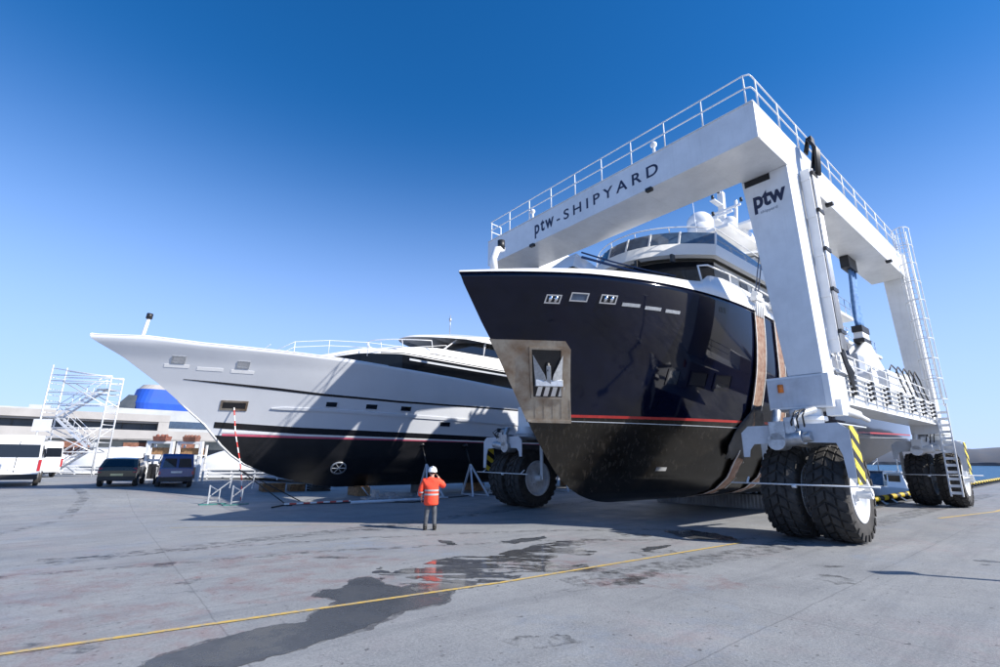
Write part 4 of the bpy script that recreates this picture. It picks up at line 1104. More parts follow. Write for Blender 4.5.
b = MB(); b.tube([(HW.s0(z)-.02, 0, z) for z in (1.33, 1.7, 2.15, 2.6, 3.1, 3.54, 4.2, 4.6)], [.03, .05, .06, .06, .06, .05, .04, .03], 6); b.build('stem_guard', 'galv', wy)
b = MB(); rows = []
for side in (-1, 1):
    lo, hi = [], []
    for i in range(70):
        s = lerp(HW.s0(7.2), -4, i/69); z = interp(HW.sheer_t, s); y = HW.hb(s, z); lo.append((s, side*(y+.01), z)); hi.append((s+.05, side*max(0, y-.10), z+.07))
    b.grid([lo, hi, [(x, 0, z) for x, y, z in hi]])
b.build('cap_rail', 'white_clean', wy)
for s0_, s1_, z0_, z1_ in ((-13.45, -13.05, 6.3, 6.5), (-10.9, -10.5, 6.26, 6.46)):
    opening(wy, HW, 'fairlead', s0_, s1_, z0_, z1_, 'chrome', 'galv', .06)
for s0_, s1_, z0_ in ((-13.74, -12.8, 6.06), (-12.49, -11.46, 6.0), (-11.14, -10.19, 5.97)):
    opening(wy, HW, 'bulwark_slot', s0_, s1_, z0_, z0_+.14, 'white_clean', None)
opening(wy, HW, 'anchor_recess', -11.15, -10.2, 4.34, 4.62, 'black', 'steel', .09)
for s0_, s1_, z0_ in ((-6.67, -6.15, 4.62), (-4.69, -4.11, 4.61), (-2.81, -2.24, 4.60), (-.34, .29, 3.86), (3.6, 4.2, 3.66), (-10.9, -10.4, 99)):
    if z0_ < 50: opening(wy, HW, 'porthole', s0_, s1_, z0_, z0_+.24, 'glass', 'silver', .03)
b = MB(); c = Vector(HW.pt(-5.3, 1.55, .02)); nrm = (Vector(HW.pt(-5.3, 1.55, .1))-c).normalized()
b.lathe([(.36, 0), (.42, .02), (.42, .06), (.34, .06)], c, nrm, 24)
for k in range(3):
    th = PI*k/3; u = nrm.cross(Vector((0, 0, 1))).normalized(); v = nrm.cross(u); d = u*math.cos(th)+v*math.sin(th); b.bar(c+nrm*.04-d*.36, c+nrm*.04+d*.36, .04)
b.build('bow_thruster_grille', 'galv', wy)
# superstructure of the white yacht
def topz(s, y): return interp([(-9, 7.1), (-7, 7.35), (-4.5, 8.05), (-2.5, 8.3), (2, 8.35), (20, 8.3)], s)
b = MB()
plan_loft(b, [(6.9, -8.4, 21, 3.25, 5.2, 1.7), (7.2, -8.3, 21, 3.25, 5.2, 1.7)])
plan_loft(b, [(lambda s, y: min(6.95, 6.95), -8.6, 21, 3.25, 5.4, 1.7), (lambda s, y: min(interp([(-9, 6.98), (-7.6, 7.15), (-5, 7.75), (0, 7.85), (20, 7.6)], s), 8), -8.6, 21, 3.2, 5.4, 1.7),
              (lambda s, y: interp([(-9, 7.0), (-7.6, 7.25), (-5, 7.95), (0, 8.2), (6, 8.25), (20, 8.2)], s), -8.5, 21, 2.9, 5.4, 1.7)])
b.build('deckhouse', 'white_clean', wy)
b = MB(); lo, hi = [], []
def wside(s, z):   # half width of the deckhouse wall at station s
    k = max(0, min(1, (s+8.6)/5.4)); return 3.25*(k**(1/1.7))
for sgn in (-1,):
    S = [lerp(-7.8, 14, (i/50)**1.2) for i in range(51)]
    def zlo(s): return max(interp(HW.sheer_t, s)+.08, 0) if s < 3.6 else interp([(3.6, 6.53), (4.6, 6.1), (14, 6.0)], s)
    def zhi(s): return interp([(-8, 7.05), (-6.6, 7.28), (-5.2, 7.6), (-3, 7.72), (14, 7.38)], s)
    S = [s for s in S]
    lo = [(s, -wside(s, 0)-.035, zlo(s) if s < 3.6 else interp(HW.sheer_t, s)-.02) for s in S]; hi = [(s, -wside(s, 0)-.02, max(zhi(s), zlo(s)+.02)) for s in S]
    b.grid([lo, hi])
b.build('saloon_windows', 'glass_dark', wy)
b = MB(); b.grid([[(s, -wside(s, 0)-.08, zhi(s)-.30) for s in S if -3 < s], [(s, -wside(s, 0)-.10, zhi(s)-.19) for s in S if -3 < s]]); b.build('window_strip', 'silver', wy, solid=.05)
b = MB(); b.grid([[(s, -wside(s, 0)-.10, zhi(s)+.02) for s in S if -4.5 < s], [(s, -wside(s, 0)-.11, zhi(s)+.07) for s in S if -4.5 < s]]); b.build('dark_line', 'black', wy, solid=.02)  # thin black strip just above the window band
b = MB()
plan_loft(b, [(8.1, -3.2, 16, 2.5, 2.6, 1.9), (8.7, -1.6, 16, 2.45, 2.6, 1.9), (9.55, 1.4, 16, 2.2, 2.2, 1.9)]); b.build('wheelhouse', 'glass', wy)
b = MB(); 
plan_loft(b, [(9.5, -1.6, 17, 2.6, 3.4, 1.9), (9.7, -1.2, 17, 2.5, 3.4, 1.9), (10.15, 1.0, 17, 2.0, 3.4, 1.9), (10.3, 2.6, 17, 1.3, 3.4, 1.9)]); b.build('wheelhouse_roof', 'white_clean', wy)
b = MB(); b.bar((3.2, -2.35, 8.5), (3.5, -2.2, 9.5), .3, .06); b.bar((0.1, -2.2, 8.5), (1.5, -1.9, 9.55), .1, .06)
plan_loft(b, [(8.15, -3.6, 16, 2.75, 2.8, 1.9), (8.55, -3.3, 16, 2.7, 2.8, 1.9)]); b.build('wheelhouse_coaming', 'white_clean', wy)
b = MB()
a_ = [(x, y, z) for x, y, z in ring_pts(8.7, -3.5, 2.75, 2.8, 1.9, -2.75, 2.75, 18, 0)]; b.tube([(x-.2, y, z+.25) for x, y, z in a_], .03, 6)
for p in a_[::3]: b.cyl((p[0]-.1, p[1], 8.4), (p[0]-.2, p[1], 8.95), .022, n=5)
b.build('wheelhouse_rail', 'white_clean', wy)
b = MB()
R_ = [(-9.6, -1.6, 7.1), (-8.6, -2.2, 7.75), (-7.0, -2.6, 8.0), (-5.0, -2.9, 8.15), (-2.6, -3.05, 8.2), (0, -3.0, 8.75)]
for sgn in (-1, 1):
    for dz in (0, -.28): b.tube([(x, -sgn*y, z+dz) for x, y, z in R_], .018, 5)
    for (x, y, z) in R_: b.cyl((x, -sgn*y, z-.75), (x, -sgn*y, z), .018, n=5)
b.tube([(-9.6, y, 7.55+.0*y) for y in (-1.6, -.8, 0, .8, 1.6)], .018, 5)
b.build('foredeck_rail', 'white_clean', wy)
b = MB(); b.cyl((-14.75, 0, 7.2), (-14.62, 0, 8.3), .09, .07, n=8); b.build('bow_staff', 'white_clean', wy)
b = MB(); b.cyl((-14.62, 0, 8.3), (-14.60, 0, 8.55), .13, n=8); b.build('bow_light', 'hose', wy)
b = MB(); b.cyl((2.2, 0, 10.2), (2.2, 0, 11.8), .03, n=5); b.cyl((2.2, 0, 11.35), (2.2, 0, 11.55), .09, n=8); b.build('whip_antenna', 'galv', wy)

# keel blocks and timber under the white yacht
for k, (s_, n_) in enumerate(((-3.6, 1), (0.5, 1), (4.5, 1), (8.5, 1), (14, 3))):
    o = yard('keel_block', s_, TW); b = MB(); b.box(-.35, .35, -.75, .75, 0, .48 if k < 4 else .95); 
    b.build('block', 'wood' if k % 2 == 0 else 'conc_dark', o, bevel=.02)
    b = MB(); b.box(-.30, .30, -.6, .6, .481 if k < 4 else .951, .52 if k < 4 else 1.05); b.build('pad', 'wood', o)
    tag(o, 'low keel block under the white yacht\'s black bottom', 'keel block', 'keel blocks under the white yacht')
def stand(s_, t_, label):
    o = yard('boat_stand', s_, t_)
    b = MB(); top = (0, .7, 1.72)
    for p in ((-.55, -.35, 0), (.55, -.35, 0), (0, 1.5, 0)): b.bar(p, top, .09)
    b.bar((-.55, -.35, .06), (0, 1.5, .06), .05); b.bar((.55, -.35, .06), (0, 1.5, .06), .05)
    b.build('frame', 'grey_paint', o); b = MB(); b.cyl(top, (0, 1.25, 2.75), .035, n=8); b.cyl((0, 1.22, 2.7), (0, 1.32, 2.85), .16, n=12); b.build('screw_pad', 'hose', o)
    tag(o, label, 'boat stand', 'steel stands propping the white yacht')
stand(-1.1, 18.2, 'grey steel boat stand just left of the worker, holding the white yacht')
stand(1.5, 17.6, 'grey steel boat stand between the worker and the left tyres')
stand(3.3, 17.3, 'grey steel boat stand closest to the left tyres')
stand(9, 17.4, 'grey steel boat stand behind the left tyres')
o = yard('jack_trolley', -4.3, 17.6); b = MB(); b.box(-1.0, 1.0, -.3, .3, .12, .22)
for x in (-.8, -.3, .3, .8): b.cyl((x, -.36, .12), (x, -.28, .12), .11, n=12); b.cyl((x, .28, .12), (x, .36, .12), .11, n=12)
b.box(-.5, -.3, -.2, .2, .22, .55); b.box(.2, .55, -.15, .15, .22, .42); b.cyl((-.7, 0, .25), (-1.1, 0, .7), .03, n=6)
b.build('frame', 'galv', o); tag(o, 'low wheeled steel jack trolley on the ground left of the worker', 'trolley')
o = yard('barrier_board', -7.4, 17.9); b = MB(); b.box(-1.4, 1.6, -.04, .04, .05, .11); b.build('board', 'redwhite', o)
b = MB(); b.box(-1.3, -1.1, -.15, .15, 0, .049); b.box(1.3, 1.5, -.15, .15, 0, .049); b.build('foot', 'hose', o)
tag(o, 'long red and white striped board lying on the ground under the white hull', 'barrier board')
o = yard('steel_pipe', -3.0, 16.9); b = MB(); b.cyl((-3.2, 0, .09), (1.2, -.5, .09), .07, n=8); b.cyl((-1.2, .4, .06), (2.2, .2, .06), .05, n=8); b.build('pipe', 'grey_paint', o); tag(o, 'pale steel pipes lying on the ground behind the worker', 'pipes')
for k, (s_, t_, l, w_, h, lab) in enumerate(((-6.9, 27, 1.3, .8, .55, 'pale timber crate on the ground beyond the white bow'), (-5.4, 27.3, .9, .8, .45, 'smaller timber box right of the pale crate, beyond the white bow'))):
    o = yard('timber_crate', s_, t_); b = MB()
    for j in range(4): b.box(-l/2, l/2, -w_/2, w_/2, .02+j*h/4, .02+(j+.85)*h/4)
    b.build('boards', 'wood', o); b = MB(); b.box(-l/2+.02, l/2-.02, -w_/2+.02, w_/2-.02, .0, h-.05); b.build('lining', 'conc_dark', o); tag(o, lab, 'crate')
o = yard('pallet_stack', -4.1, 27); b = MB()
for j in range(3):
    for k in range(5): b.box(-.6+k*.26, -.44+k*.26, -.5, .5, .1+j*.15, .12+j*.15)
    for k in range(3): b.box(-.6, .6, -.5+k*.42, -.38+k*.42, .0+j*.15, .099+j*.15)
b.build('slats', 'conc_dark', o); tag(o, 'dark stack of pallets behind the white yacht\'s forefoot', 'pallets')

o = yard('ground_hose', 0, 0); b = MB()
b.tube([(-9.5+.75*i, 17.2+.9*math.sin(i*.55)+.35*math.sin(i*1.3), .035) for i in range(19)], .03, 6); b.build('hose', 'hose', o)
tag(o, 'black hose snaking over the ground beneath the white yacht', 'hose')
# paired steel trestles near the bow with striped rope
for k, (s_, t_, lab) in enumerate(((-11.35, 20.2, 'pale steel post trestle on a green base plate, left of the pair under the bow'), (-10.55, 19.6, 'pale steel post trestle on a green base plate, right of the pair under the bow'))):
    x, y = w2(s_, t_); o = empty('trestle', (x, y, gz(x, y)), ROT); o.scale = (.62, .62, .66)
    b = MB()
    b.box(-.045, .045, -.045, .045, .06, 1.25); b.bar((0, 0, .5), (1.4, .5, 1.5), .06); b.bar((0, 0, .2), (.8, .3, .2), .07); b.bar((.7, .25, .1), (.72, .27, 1.0), .06)
    b.bar((1.35, .5, 1.0), (1.45, .5, 1.95), .07); b.bar((.0, 0, 1.2), (.5, -.5, .9), .05); b.build('frame', 'galv', o)
    b = MB(); b.box(-.55, .55, -.25, .25, 0, .06); b.box(.5, 1.2, .1, .5, 0, .05); b.build('base_plate', 'teal', o); tag(o, lab, 'trestle', 'steel trestles near the white bow')
o = yard('mooring_rope', 0, TW)
b = MB(); P0 = Vector(HW.pt(-10.65, 4.4, .05)); b.tube([P0, P0+Vector((.15, -.3, -1.2)), P0+Vector((.5, -.5, -2.6)), P0+Vector((.7, -.5, -3.6)), P0+Vector((.75, -.5, -4.36))], .028, 6)
b.build('rope', 'rope_rw', o); tag(o, 'red and white rope hanging from the anchor recess of the white bow', 'rope')
for k, dd in enumerate(((1.6, -2.2), (2.5, -1.6))):
    o = yard('guy_cable', 0, TW); b = MB(); b.cyl(P0+Vector((.5, -.5, -2.9)), (P0.x+dd[0]+.6, P0.y+dd[1], .03), .025, n=5); b.build('cable', 'hose', o)
    tag(o, 'thin dark cable running from the striped rope down to the ground', 'cable', 'thin cables under the white bow')

# ------------------------------------------------------------------ dock head kerb, bollards, quay fender rail
o = yard('dock_barrier', 0, 0); b = MB(); b.box(6.9, 7.5, 3.3, 9.6, 0, .62); 
for k in range(40): b.box(6.86, 6.90, 3.32+k*.157, 3.40+k*.157, .04, .6)
b.build('block', 'conc', o, bevel=.02); tag(o, 'long low ribbed concrete barrier across the dock under the navy hull', 'barrier')
for k in range(6):
    o = yard('mooring_bitt', 7.2, 3.7+k*1.05, .62); b = MB(); b.cyl((0, -.13, 0), (0, -.13, .28), .07, n=10); b.cyl((0, .13, 0), (0, .13, .28), .07, n=10); b.cyl((0, -.13, .26), (0, -.13, .31), .1, n=10); b.cyl((0, .13, .26), (0, .13, .31), .1, n=10)
    b.box(-.12, .12, -.25, .25, 0, .03); b.build('posts', 'hose', o)
    tag(o, 'black twin post bitt on the concrete barrier under the hull', 'bitt', 'bitts on the dock barrier')
railr = yard('quay_rail', 0, 0)
b = MB(); b.cyl((9.9, 2.15, .27), (140, 2.15, .27), .13, n=12); b.build('pipe', 'rail_band', railr)
for k in range(56):
    b = MB(); s_ = 10.6+k*1.9; b.hexa([(s_-.25, 1.75, 0), (s_+.25, 1.75, 0), (s_+.25, 2.3, 0), (s_-.25, 2.3, 0)], [(s_-.15, 2.0, .2), (s_+.15, 2.0, .2), (s_+.15, 2.3, .2), (s_-.15, 2.3, .2)]); b.build('post', 'hose', railr)
tag(railr, 'low yellow and black pipe rail on stub posts along the quay edge', 'quay rail')
for k, (az_, d_, rz, lab, mm) in enumerate(((37.2, 64, .6, 'small white workboat moored left beyond the quay, behind the right wheel', 'glass_blue'), (39.0, 60, 1.5, 'small white motorboat moored beside the workboat beyond the quay', 'carwhite'))):
    a = math.radians(az_); o = empty('moored_boat', (math.sin(a)*d_, math.cos(a)*d_, -1.5), rz)
    b = MB(); rows = []
    for z, hw_, l0 in ((-.3, .5, 2.4), (.3, 1.1, 3.3), (1.2, 1.35, 3.9)):
        rows.append([(3.2, -hw_, z), (0, -hw_, z), (-l0*.6, -hw_*.75, z), (-l0, 0, z+.2*(z > 1)), (-l0*.6, hw_*.75, z), (0, hw_, z), (3.2, hw_, z), (3.2, -hw_, z)])
    b.grid(rows); t = rows[-1]; b.add(t[:7], [(0, 1, 5, 6), (1, 2, 4, 5), (2, 3, 4)]); b.build('hull', 'carwhite', o)
    b = MB(); b.hexa([(-1.4, -.8, 1.2), (1.2, -.8, 1.2), (1.2, .8, 1.2), (-1.4, .8, 1.2)], [(-.8, -.7, 2.5), (1.1, -.7, 2.5), (1.1, .7, 2.5), (-.8, .7, 2.5)]); b.box(-1.0, 1.4, -.85, .85, 2.5, 2.6); b.build('cabin', mm, o)
    for sg in (-1, 1): b = MB(); b.box(-.6, .9, sg*.775-.015, sg*.775+.015, 1.7, 2.3); b.build('cabin_window', 'glass', o)
    b = MB(); b.cyl((.5, 0, 2.6), (.5, 0, 4.6), .05, n=6); b.cyl((.5, 0, 3.6), (-1.2, 0, 3.1), .03, n=5); b.build('mast', 'galv', o); tag(o, lab, 'boat')
# lamp mast to the right whose shadow falls into view
x0_, y0_ = 12.75, 7.9
o = empty('lamp_mast', (x0_, y0_, 0)); b = MB(); b.cyl((0, 0, 0), (0, 0, 4.0), .085, .06, n=10); b.cyl((0, 0, 0), (0, 0, .12), .2, n=12); b.build('pole', 'galv', o)
b = MB(); b.box(-.35, .35, -.12, .12, 4.0, 4.12); b.build('lamp_head', 'galv', o); tag(o, 'short grey lamp mast on the yard to the right', 'lamp mast')

# ------------------------------------------------------------------ port terminal beyond the yard
bld = yard('terminal_building', 0, 113.7); bz = .5
b = MB(); b.box(-110, -4.4, 0, 16, 8.75, 10.1); b.box(-110, -4.4, .6, 15, 8.4, 8.748); b.build('roof_slab', 'bld_white', bld)
b = MB(); b.box(-110, -4.9, 2.2, 16, 6.95, 8.4); b.build('window_wall', 'bld_dark', bld)
b = MB()
for k in range(34): b.box(-108+k*3.1, -107.86+k*3.1, 2.05, 2.19, 6.95, 8.4)
b.build('mullions', 'conc_dark', bld)
b = MB(); b.box(-6.2, -4.42, .05, 8, 6.96, 8.74); b.build('end_wall', 'bld_white', bld)
b = MB(); b.box(-110, 40, -1.2, .3, 5.3, 6.95); b.build('parapet', 'bld_white', bld)
b = MB(); b.box(-110, 40, -1.3, .35, 5.08, 5.22); b.build('parapet_lip', 'conc', bld)
b = MB(); b.box(-4.38, 40, 2.5, 14, 6.95, 9.2); b.build('glass_block', 'bld_grey', bld)
b = MB(); b.box(-4.2, 40, 2.42, 2.49, 7.7, 9.1); b.build('glass_strip', 'glass_blue', bld)
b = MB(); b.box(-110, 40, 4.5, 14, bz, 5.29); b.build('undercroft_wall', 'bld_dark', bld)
b = MB()
for k in range(14): b.box(-106+k*9.5, -101.5+k*9.5, 4.35, 4.49, bz, 4.7)
b.build('brick_panels', 'brick', bld)
b = MB()
for k in range(17): b.box(-106+k*8.2, -105.3+k*8.2, -.6, .1, bz, 5.29)
b.build('columns', 'bld_grey', bld)
b = MB(); b.box(-30, -22, 5, 9, 10.1, 10.7); b.box(-46, -43, 4, 7, 10.1, 10.9); b.box(-26, -23, 6, 8, 10.7, 11.3); b.build('roof_plant', 'bld_grey', bld)
tag(bld, 'long low white terminal building with dark window band behind the parked cars', 'building')
fu = yard('ship_funnel', -1.0, 138, 1.6)
b = MB()
def rrect(x0, x1, y0, y1, r, z, n=6):
    p = []
    for cx_, cy_, a0 in ((x1-r, y1-r, 0), (x0+r, y1-r, 90), (x0+r, y0+r, 180), (x1-r, y0+r, 270)):
        for i in range(n+1): a = math.radians(a0+90*i/n); p.append((cx_+r*math.cos(a), cy_+r*math.sin(a), z))
    return p+[p[0]]
b.grid([rrect(-9, 9, -4, 4, 3, 9.5), rrect(-9.5, 9, -4.5, 4.5, 3.2, 12.5), rrect(-8.8, 9, -4.3, 4.3, 3.2, 15.8)]); b.build('casing', 'blue_b', fu)
b = MB(); t = rrect(-8.6, 9, -4.1, 4.1, 3, 15.8); u_ = rrect(-7.8, 9, -3.9, 3.9, 3, 16.9); b.grid([t, u_]); b.add(u_[:-1], [tuple(range(len(u_)-1))]); b.build('top_cap', 'bld_white', fu)
b = MB(); b.hexa([(-12.5, -3.5, 11.0), (-8.6, -3.5, 11.0), (-8.6, 3.5, 11.0), (-12.5, 3.5, 11.0)], [(-10.2, -3.2, 14.2), (-8.6, -3.2, 14.2), (-8.6, 3.2, 14.2), (-10.2, 3.2, 14.2)]); b.build('dark_louvre', 'bld_dark', fu)
b = MB(); b.box(-14, 16, -6, 6, -1.5, 10.9); b.build('deck_block', 'bld_grey', fu)
tag(fu, 'rounded blue funnel of a ship with pale cap showing above the terminal roof', 'ship funnel')

# ------------------------------------------------------------------ scaffold tower
SX, SY = -36.2, 37.6
sc = empty('scaffold_tower', (SX+2.6, SY+.6, .5), math.radians(-2)+.10); sc.scale = (.86, .86, .92)
b = MB(); Wd_, Dp = 5.4, 1.6; Hs = 9.4
for x, h in ((-Wd_/2, Hs), (Wd_/2, Hs-.9)):
    for y in (0, Dp): bb = MB(); bb.cyl((x, y, 0), (x, y, h), .065, n=6); bb.build('standard', 'alu', sc)
b = MB()
for k, z in enumerate((.3, 2.0, 4.0, 6.0, 7.0, 8.0, 8.5)):
    for y in (0, Dp): b.cyl((-Wd_/2, y, z), (Wd_/2, y, z-.0), .045, n=5)
for z in [i*.5+.3 for i in range(17)]:
    for x in (-Wd_/2, Wd_/2): b.cyl((x, 0, z), (x, Dp, z), .03, n=5)
for y in (0, Dp): b.cyl((-Wd_/2, y, Hs-.3), (Wd_/2, y, Hs-1.0), .035, n=5)
b.build('ledgers', 'alu', sc)
b = MB()
for y in (0, Dp):
    for (x0, z0, x1, z1) in ((-Wd_/2, 4, Wd_/2, 1.9), (-Wd_/2, 2.0, .2, 0.2), (-1.6, 8, Wd_/2, 5.9), (Wd_/2, 4.1, -Wd_/2, .3)): b.cyl((x0, y, z0), (x1, y, z1), .045, n=5)
b.build('braces', 'alu', sc)
b = MB()
def flight(x0, z0, x1, z1, y0=.3, y1=1.1):
    for y in (y0, y1):
        b.bar((x0, y, z0), (x1, y, z1), .05, .22)
        b.cyl((x0, y, z0+1), (x1, y, z1+1), .03, n=5)
        for k in range(4): f_ = k/3; b.cyl((lerp(x0, x1, f_), y, lerp(z0, z1, f_)), (lerp(x0, x1, f_), y, lerp(z0, z1, f_)+1), .025, n=5)
    n = 9
    for k in range(n+1): f_ = k/n; b.box(lerp(x0, x1, f_)-.12, lerp(x0, x1, f_)+.12, y0, y1, lerp(z0, z1, f_)-.02, lerp(z0, z1, f_)+.02)
flight(-1.6, 5.0, 1.6, 7.3); flight(1.6, 2.4, -1.6, 4.8); flight(-1.7, .1, 1.6, 2.3)
b.build('stair_flights', 'alu', sc)
b = MB(); b.box(-Wd_/2, -1.5, .1, 1.5, 4.86, 4.95); b.box(1.5, Wd_/2, .1, 1.5, 7.3, 7.39); b.box(1.5, Wd_/2, .1, 1.5, 2.35, 2.42); b.build('platforms', 'galv', sc)
b = MB(); b.box(-Wd_/2-.5, -Wd_/2+1.1, -.08, -.05, 3.7, 4.7); b.build('white_panel', 'white_clean', sc)
tag(sc, 'tall aluminium scaffold stair tower standing behind the parked cars', 'scaffold tower')
# covered boats
def covered(px, py, L_, W_, H_, rz, lab):
    o = empty('covered_boat', (px, py, gz(px, py)), rz)
    b = MB(); b.smooth = True; rows = []
    for i in range(25):
        u = -1+2*i/24; e = (1-abs(u)**2.6)**.55 if abs(u) < 1 else 0; row = []
        for j in range(13):
            a = PI*j/12; row.append((u*L_/2, -math.cos(a)*W_/2*(.25+.75*e), .75+math.sin(a)**.75*(H_-.75)*e*(1+.02*math.sin(i*1.9+j))))
        rows.append(row)
    b.grid(rows); b.build('cover', 'tent', o)
    b = MB(); b.box(-L_/2+.3, L_/2-.3, -W_/2+.35, W_/2-.35, .12, .74); b.build('hull_band', 'grey_paint', o)
    b = MB()
    for z in (.2, .45, .68): b.box(-L_/2, L_/2, -W_/2-.2, -W_/2-.15, z, z+.09)
    for k in range(7): b.box(-L_/2+k*L_/6.05, -L_/2+k*L_/6.05+.08, -W_/2-.14, -W_/2-.08, 0, .8)
    b.build('guard_rail', 'white', o); tag(o, lab, 'covered boat', 'boats under white covers'); return o
covered(-18.3, 38.5, 9.5, 3.6, 2.3, .2, 'boat under a white shrink-wrapped cover right of the blue van')
covered(-34.0, 45.5, 9.0, 3.6, 2.4, .15, 'boat under a white cover behind the bronze hatchback and the scaffold')
covered(-44.5, 47.5, 8.0, 3.2, 1.9, .1, 'low boat under a white cover beneath the scaffold stairs')
lb = empty('lifebuoy', (-18.3+.4*math.cos(.2)+1.95*math.sin(.2), 38.5+.4*math.sin(.2)-1.95*math.cos(.2), 1.75), .2); b = MB()
tor = []
b.smooth = True
for i in range(25):
    a = 2*PI*i/24; tor.append((.3*math.cos(a), 0, .3*math.sin(a)))
b.tube(tor, .08, 8); b.build('ring', 'pink', lb); tag(lb, 'pink red ring buoy hanging on the white covered boat', 'lifebuoy')
# portal racks with crates
for k, (px, py, lab) in enumerate(((-21.5, 31.3, 'white steel portal rack left of the blue van with a brown crate on top'), (-20.0, 31.9, 'white steel portal rack behind the blue van with a brown crate on top'))):
    o = empty('portal_rack', (px, py, gz(px, py)), .05); b = MB()
    for x in (-.72, .72): b.box(x-.09, x+.09, -.1, .1, 0, 2.35); b.box(x-.05, x+.05, .6, .7, 0, 2.3)
    b.box(-.8, .8, -.1, .1, 2.35, 2.5); b.box(-.7, .7, -.04, .04, 1.25, 1.4); b.box(-.7, .7, -.04, .04, .1, .2); b.box(-.72, .72, -.3, .7, 1.62, 1.66)
    b.build('frame', 'white', o); 
    b = MB(); b.box(-.6, .6, .15, .6, 1.67, 2.1); b.build('stored_box', 'wood', o)
    b = MB(); b.box(-.3, .35, .1, .6, .2, .9); b.box(-.6, -.35, .1, .6, .2, 1.1); b.build('tool_bin', 'hose', o)
    tag(o, lab, 'rack', 'white portal racks')
    c = empty('crate', (px, py, gz(px, py)+2.5), .05); b = MB(); b.hexa([(-.38, -.25, 0), (.38, -.25, 0), (.38, .3, 0), (-.38, .3, 0)], [(-.42, -.3, .3), (.42, -.3, .3), (.42, .35, .3), (-.42, .35, .3)])
    for q in range(9): b.ball((-.34+q*.085, random.uniform(-.2, .25), .30), .11, .11, .13, 8, 5)
    b.build('body', 'leaf_brown' if k == 0 else 'brick', c, bevel=.02)
    tag(c, 'brown crate of reddish gear on top of the '+('left' if k == 0 else 'right')+' white portal rack', 'crate')

# ------------------------------------------------------------------ cars seen from behind
def car(name, x, y, heading, prof, W_, paint, label, cat, windows, wheel_r=.31, belt=.9, tumble=.16, wheels=(.75, 3.2), extra=None):
    """profile along the length: rear at 0; (pos, z); heading = direction of travel (radians from +Y, clockwise)"""
    o = empty(name, (x, y, gz(x, y)), PI/2-heading)
    zmax = max(z for _, z in prof)
    def hw(z, pos): 
        L_ = max(p for p, _ in prof); k = 1-.10*max(0, (pos-L_*.78)/(L_*.22))**2-.06*max(0, (L_*.06-pos)/(L_*.06))
        return W_/2*k*(1-tumble*max(0, (z-belt)/(zmax-belt))-.05*max(0, (.45-z)/.45))
    n = len(prof); b = MB(); b.smooth = False
    rows = []
    for f_ in (-1, -.94, -.6, 0, .6, .94, 1):
        row = []
        for (p, z) in prof+[prof[0]]:
            crown = .03*(1-f_*f_) if z > .5 else 0; inset = (.03 if abs(f_) == 1 and z > belt else 0)
            row.append((p, f_*hw(z, p), z+crown*(z == zmax or True)-inset))
        rows.append(row)
    b.grid(rows)
    for r in (rows[0], rows[-1]):
        cx_ = sum(q[0] for q in r[:-1])/n; cz = .55; m = len(r)-1
        for i in range(m): b.add([r[i], r[i+1], (cx_, r[i][1]*.999 if False else math.copysign(W_/2*.985, r[0][1]), cz)], [(0, 1, 2)])
    body = b.build('body', paint, o, bevel=.02)
    for nm, quads, mm in windows:
        for q in quads:
            b = MB(); b.add(q, [tuple(range(len(q)))]); 
            w = b.build(nm, mm, o, solid=.012)
    e = None
    for p in wheels:
        for sg in (-1, 1):
            w = empty('wheel', (p, sg*(W_/2-.10), wheel_r)); w.parent = o
            t = MB(); t.lathe([(.17, -.10), (wheel_r-.03, -.11), (wheel_r, -.07), (wheel_r, .07), (wheel_r-.03, .11), (.17, .10)], (0, 0, 0), (0, 1, 0), 20); t.build('tyre', 'tyre', w)
            r = MB(); r.cyl((0, -.09, 0), (0, .09, 0), .19, n=14); r.build('rim', 'galv', w)
    tag(o, label, cat); return o
# van: rear face nearly flat
vp = [(.05, .38), (0, .55), (.02, 1.0), (.10, 2.35), (.22, 2.58), (4.4, 2.62), (5.0, 1.75), (5.8, 1.25), (5.95, .5), (5.9, .32)]
def rq(W1, W2, z1, z2, p1, p2): return [(p1-.02, -W1, z1), (p1-.02, W1, z1), (p2-.02, W2, z2), (p2-.02, -W2, z2)]
car('parked_van', -24.9, 25.6, math.radians(-41), vp, 2.0, 'carwhite', 'white high-roof passenger van parked at the far left, seen from behind', 'van',
    [('rear_window', [rq(.84, .80, 1.48, 2.12, .035, .075)], 'glass'),
     ('tail_lamp', [[(-.015, s*1.0*.985, .78), (-.015, s*.86, .78), (.005, s*.86, 1.35), (.005, s*.985, 1.35)] for s in (-1, 1)], 'taillight'),
     ('number_plate', [[(-.03, -.30, .82), (-.03, .22, .82), (-.025, .22, .93), (-.025, -.30, .93)]], 'plate_w'),
     ('side_window', [[(1.0, s*1.005, 1.45), (4.0, s*1.005, 1.45), (4.0, s*.925, 2.1), (1.0, s*.925, 2.1)] for s in (-1, 1)], 'glass'),
     ('bumper', [[(-.05, -.95, .35), (-.05, .95, .35), (-.05, .95, .62), (-.05, -.95, .62)]], 'hose'),
     ('door_seam', [[(-.022, -.012, .7), (-.022, .012, .7), (.075, .012, 2.3), (.075, -.012, 2.3)]], 'hose')], .34, 1.35, .10, (1.1, 4.8))
sp_ = [(.12, .30), (.02, .48), (0, .80), (.10, .98), (.62, 1.40), (1.0, 1.46), (2.1, 1.47), (2.9, 1.05), (3.8, .88), (4.05, .6), (4.05, .3)]
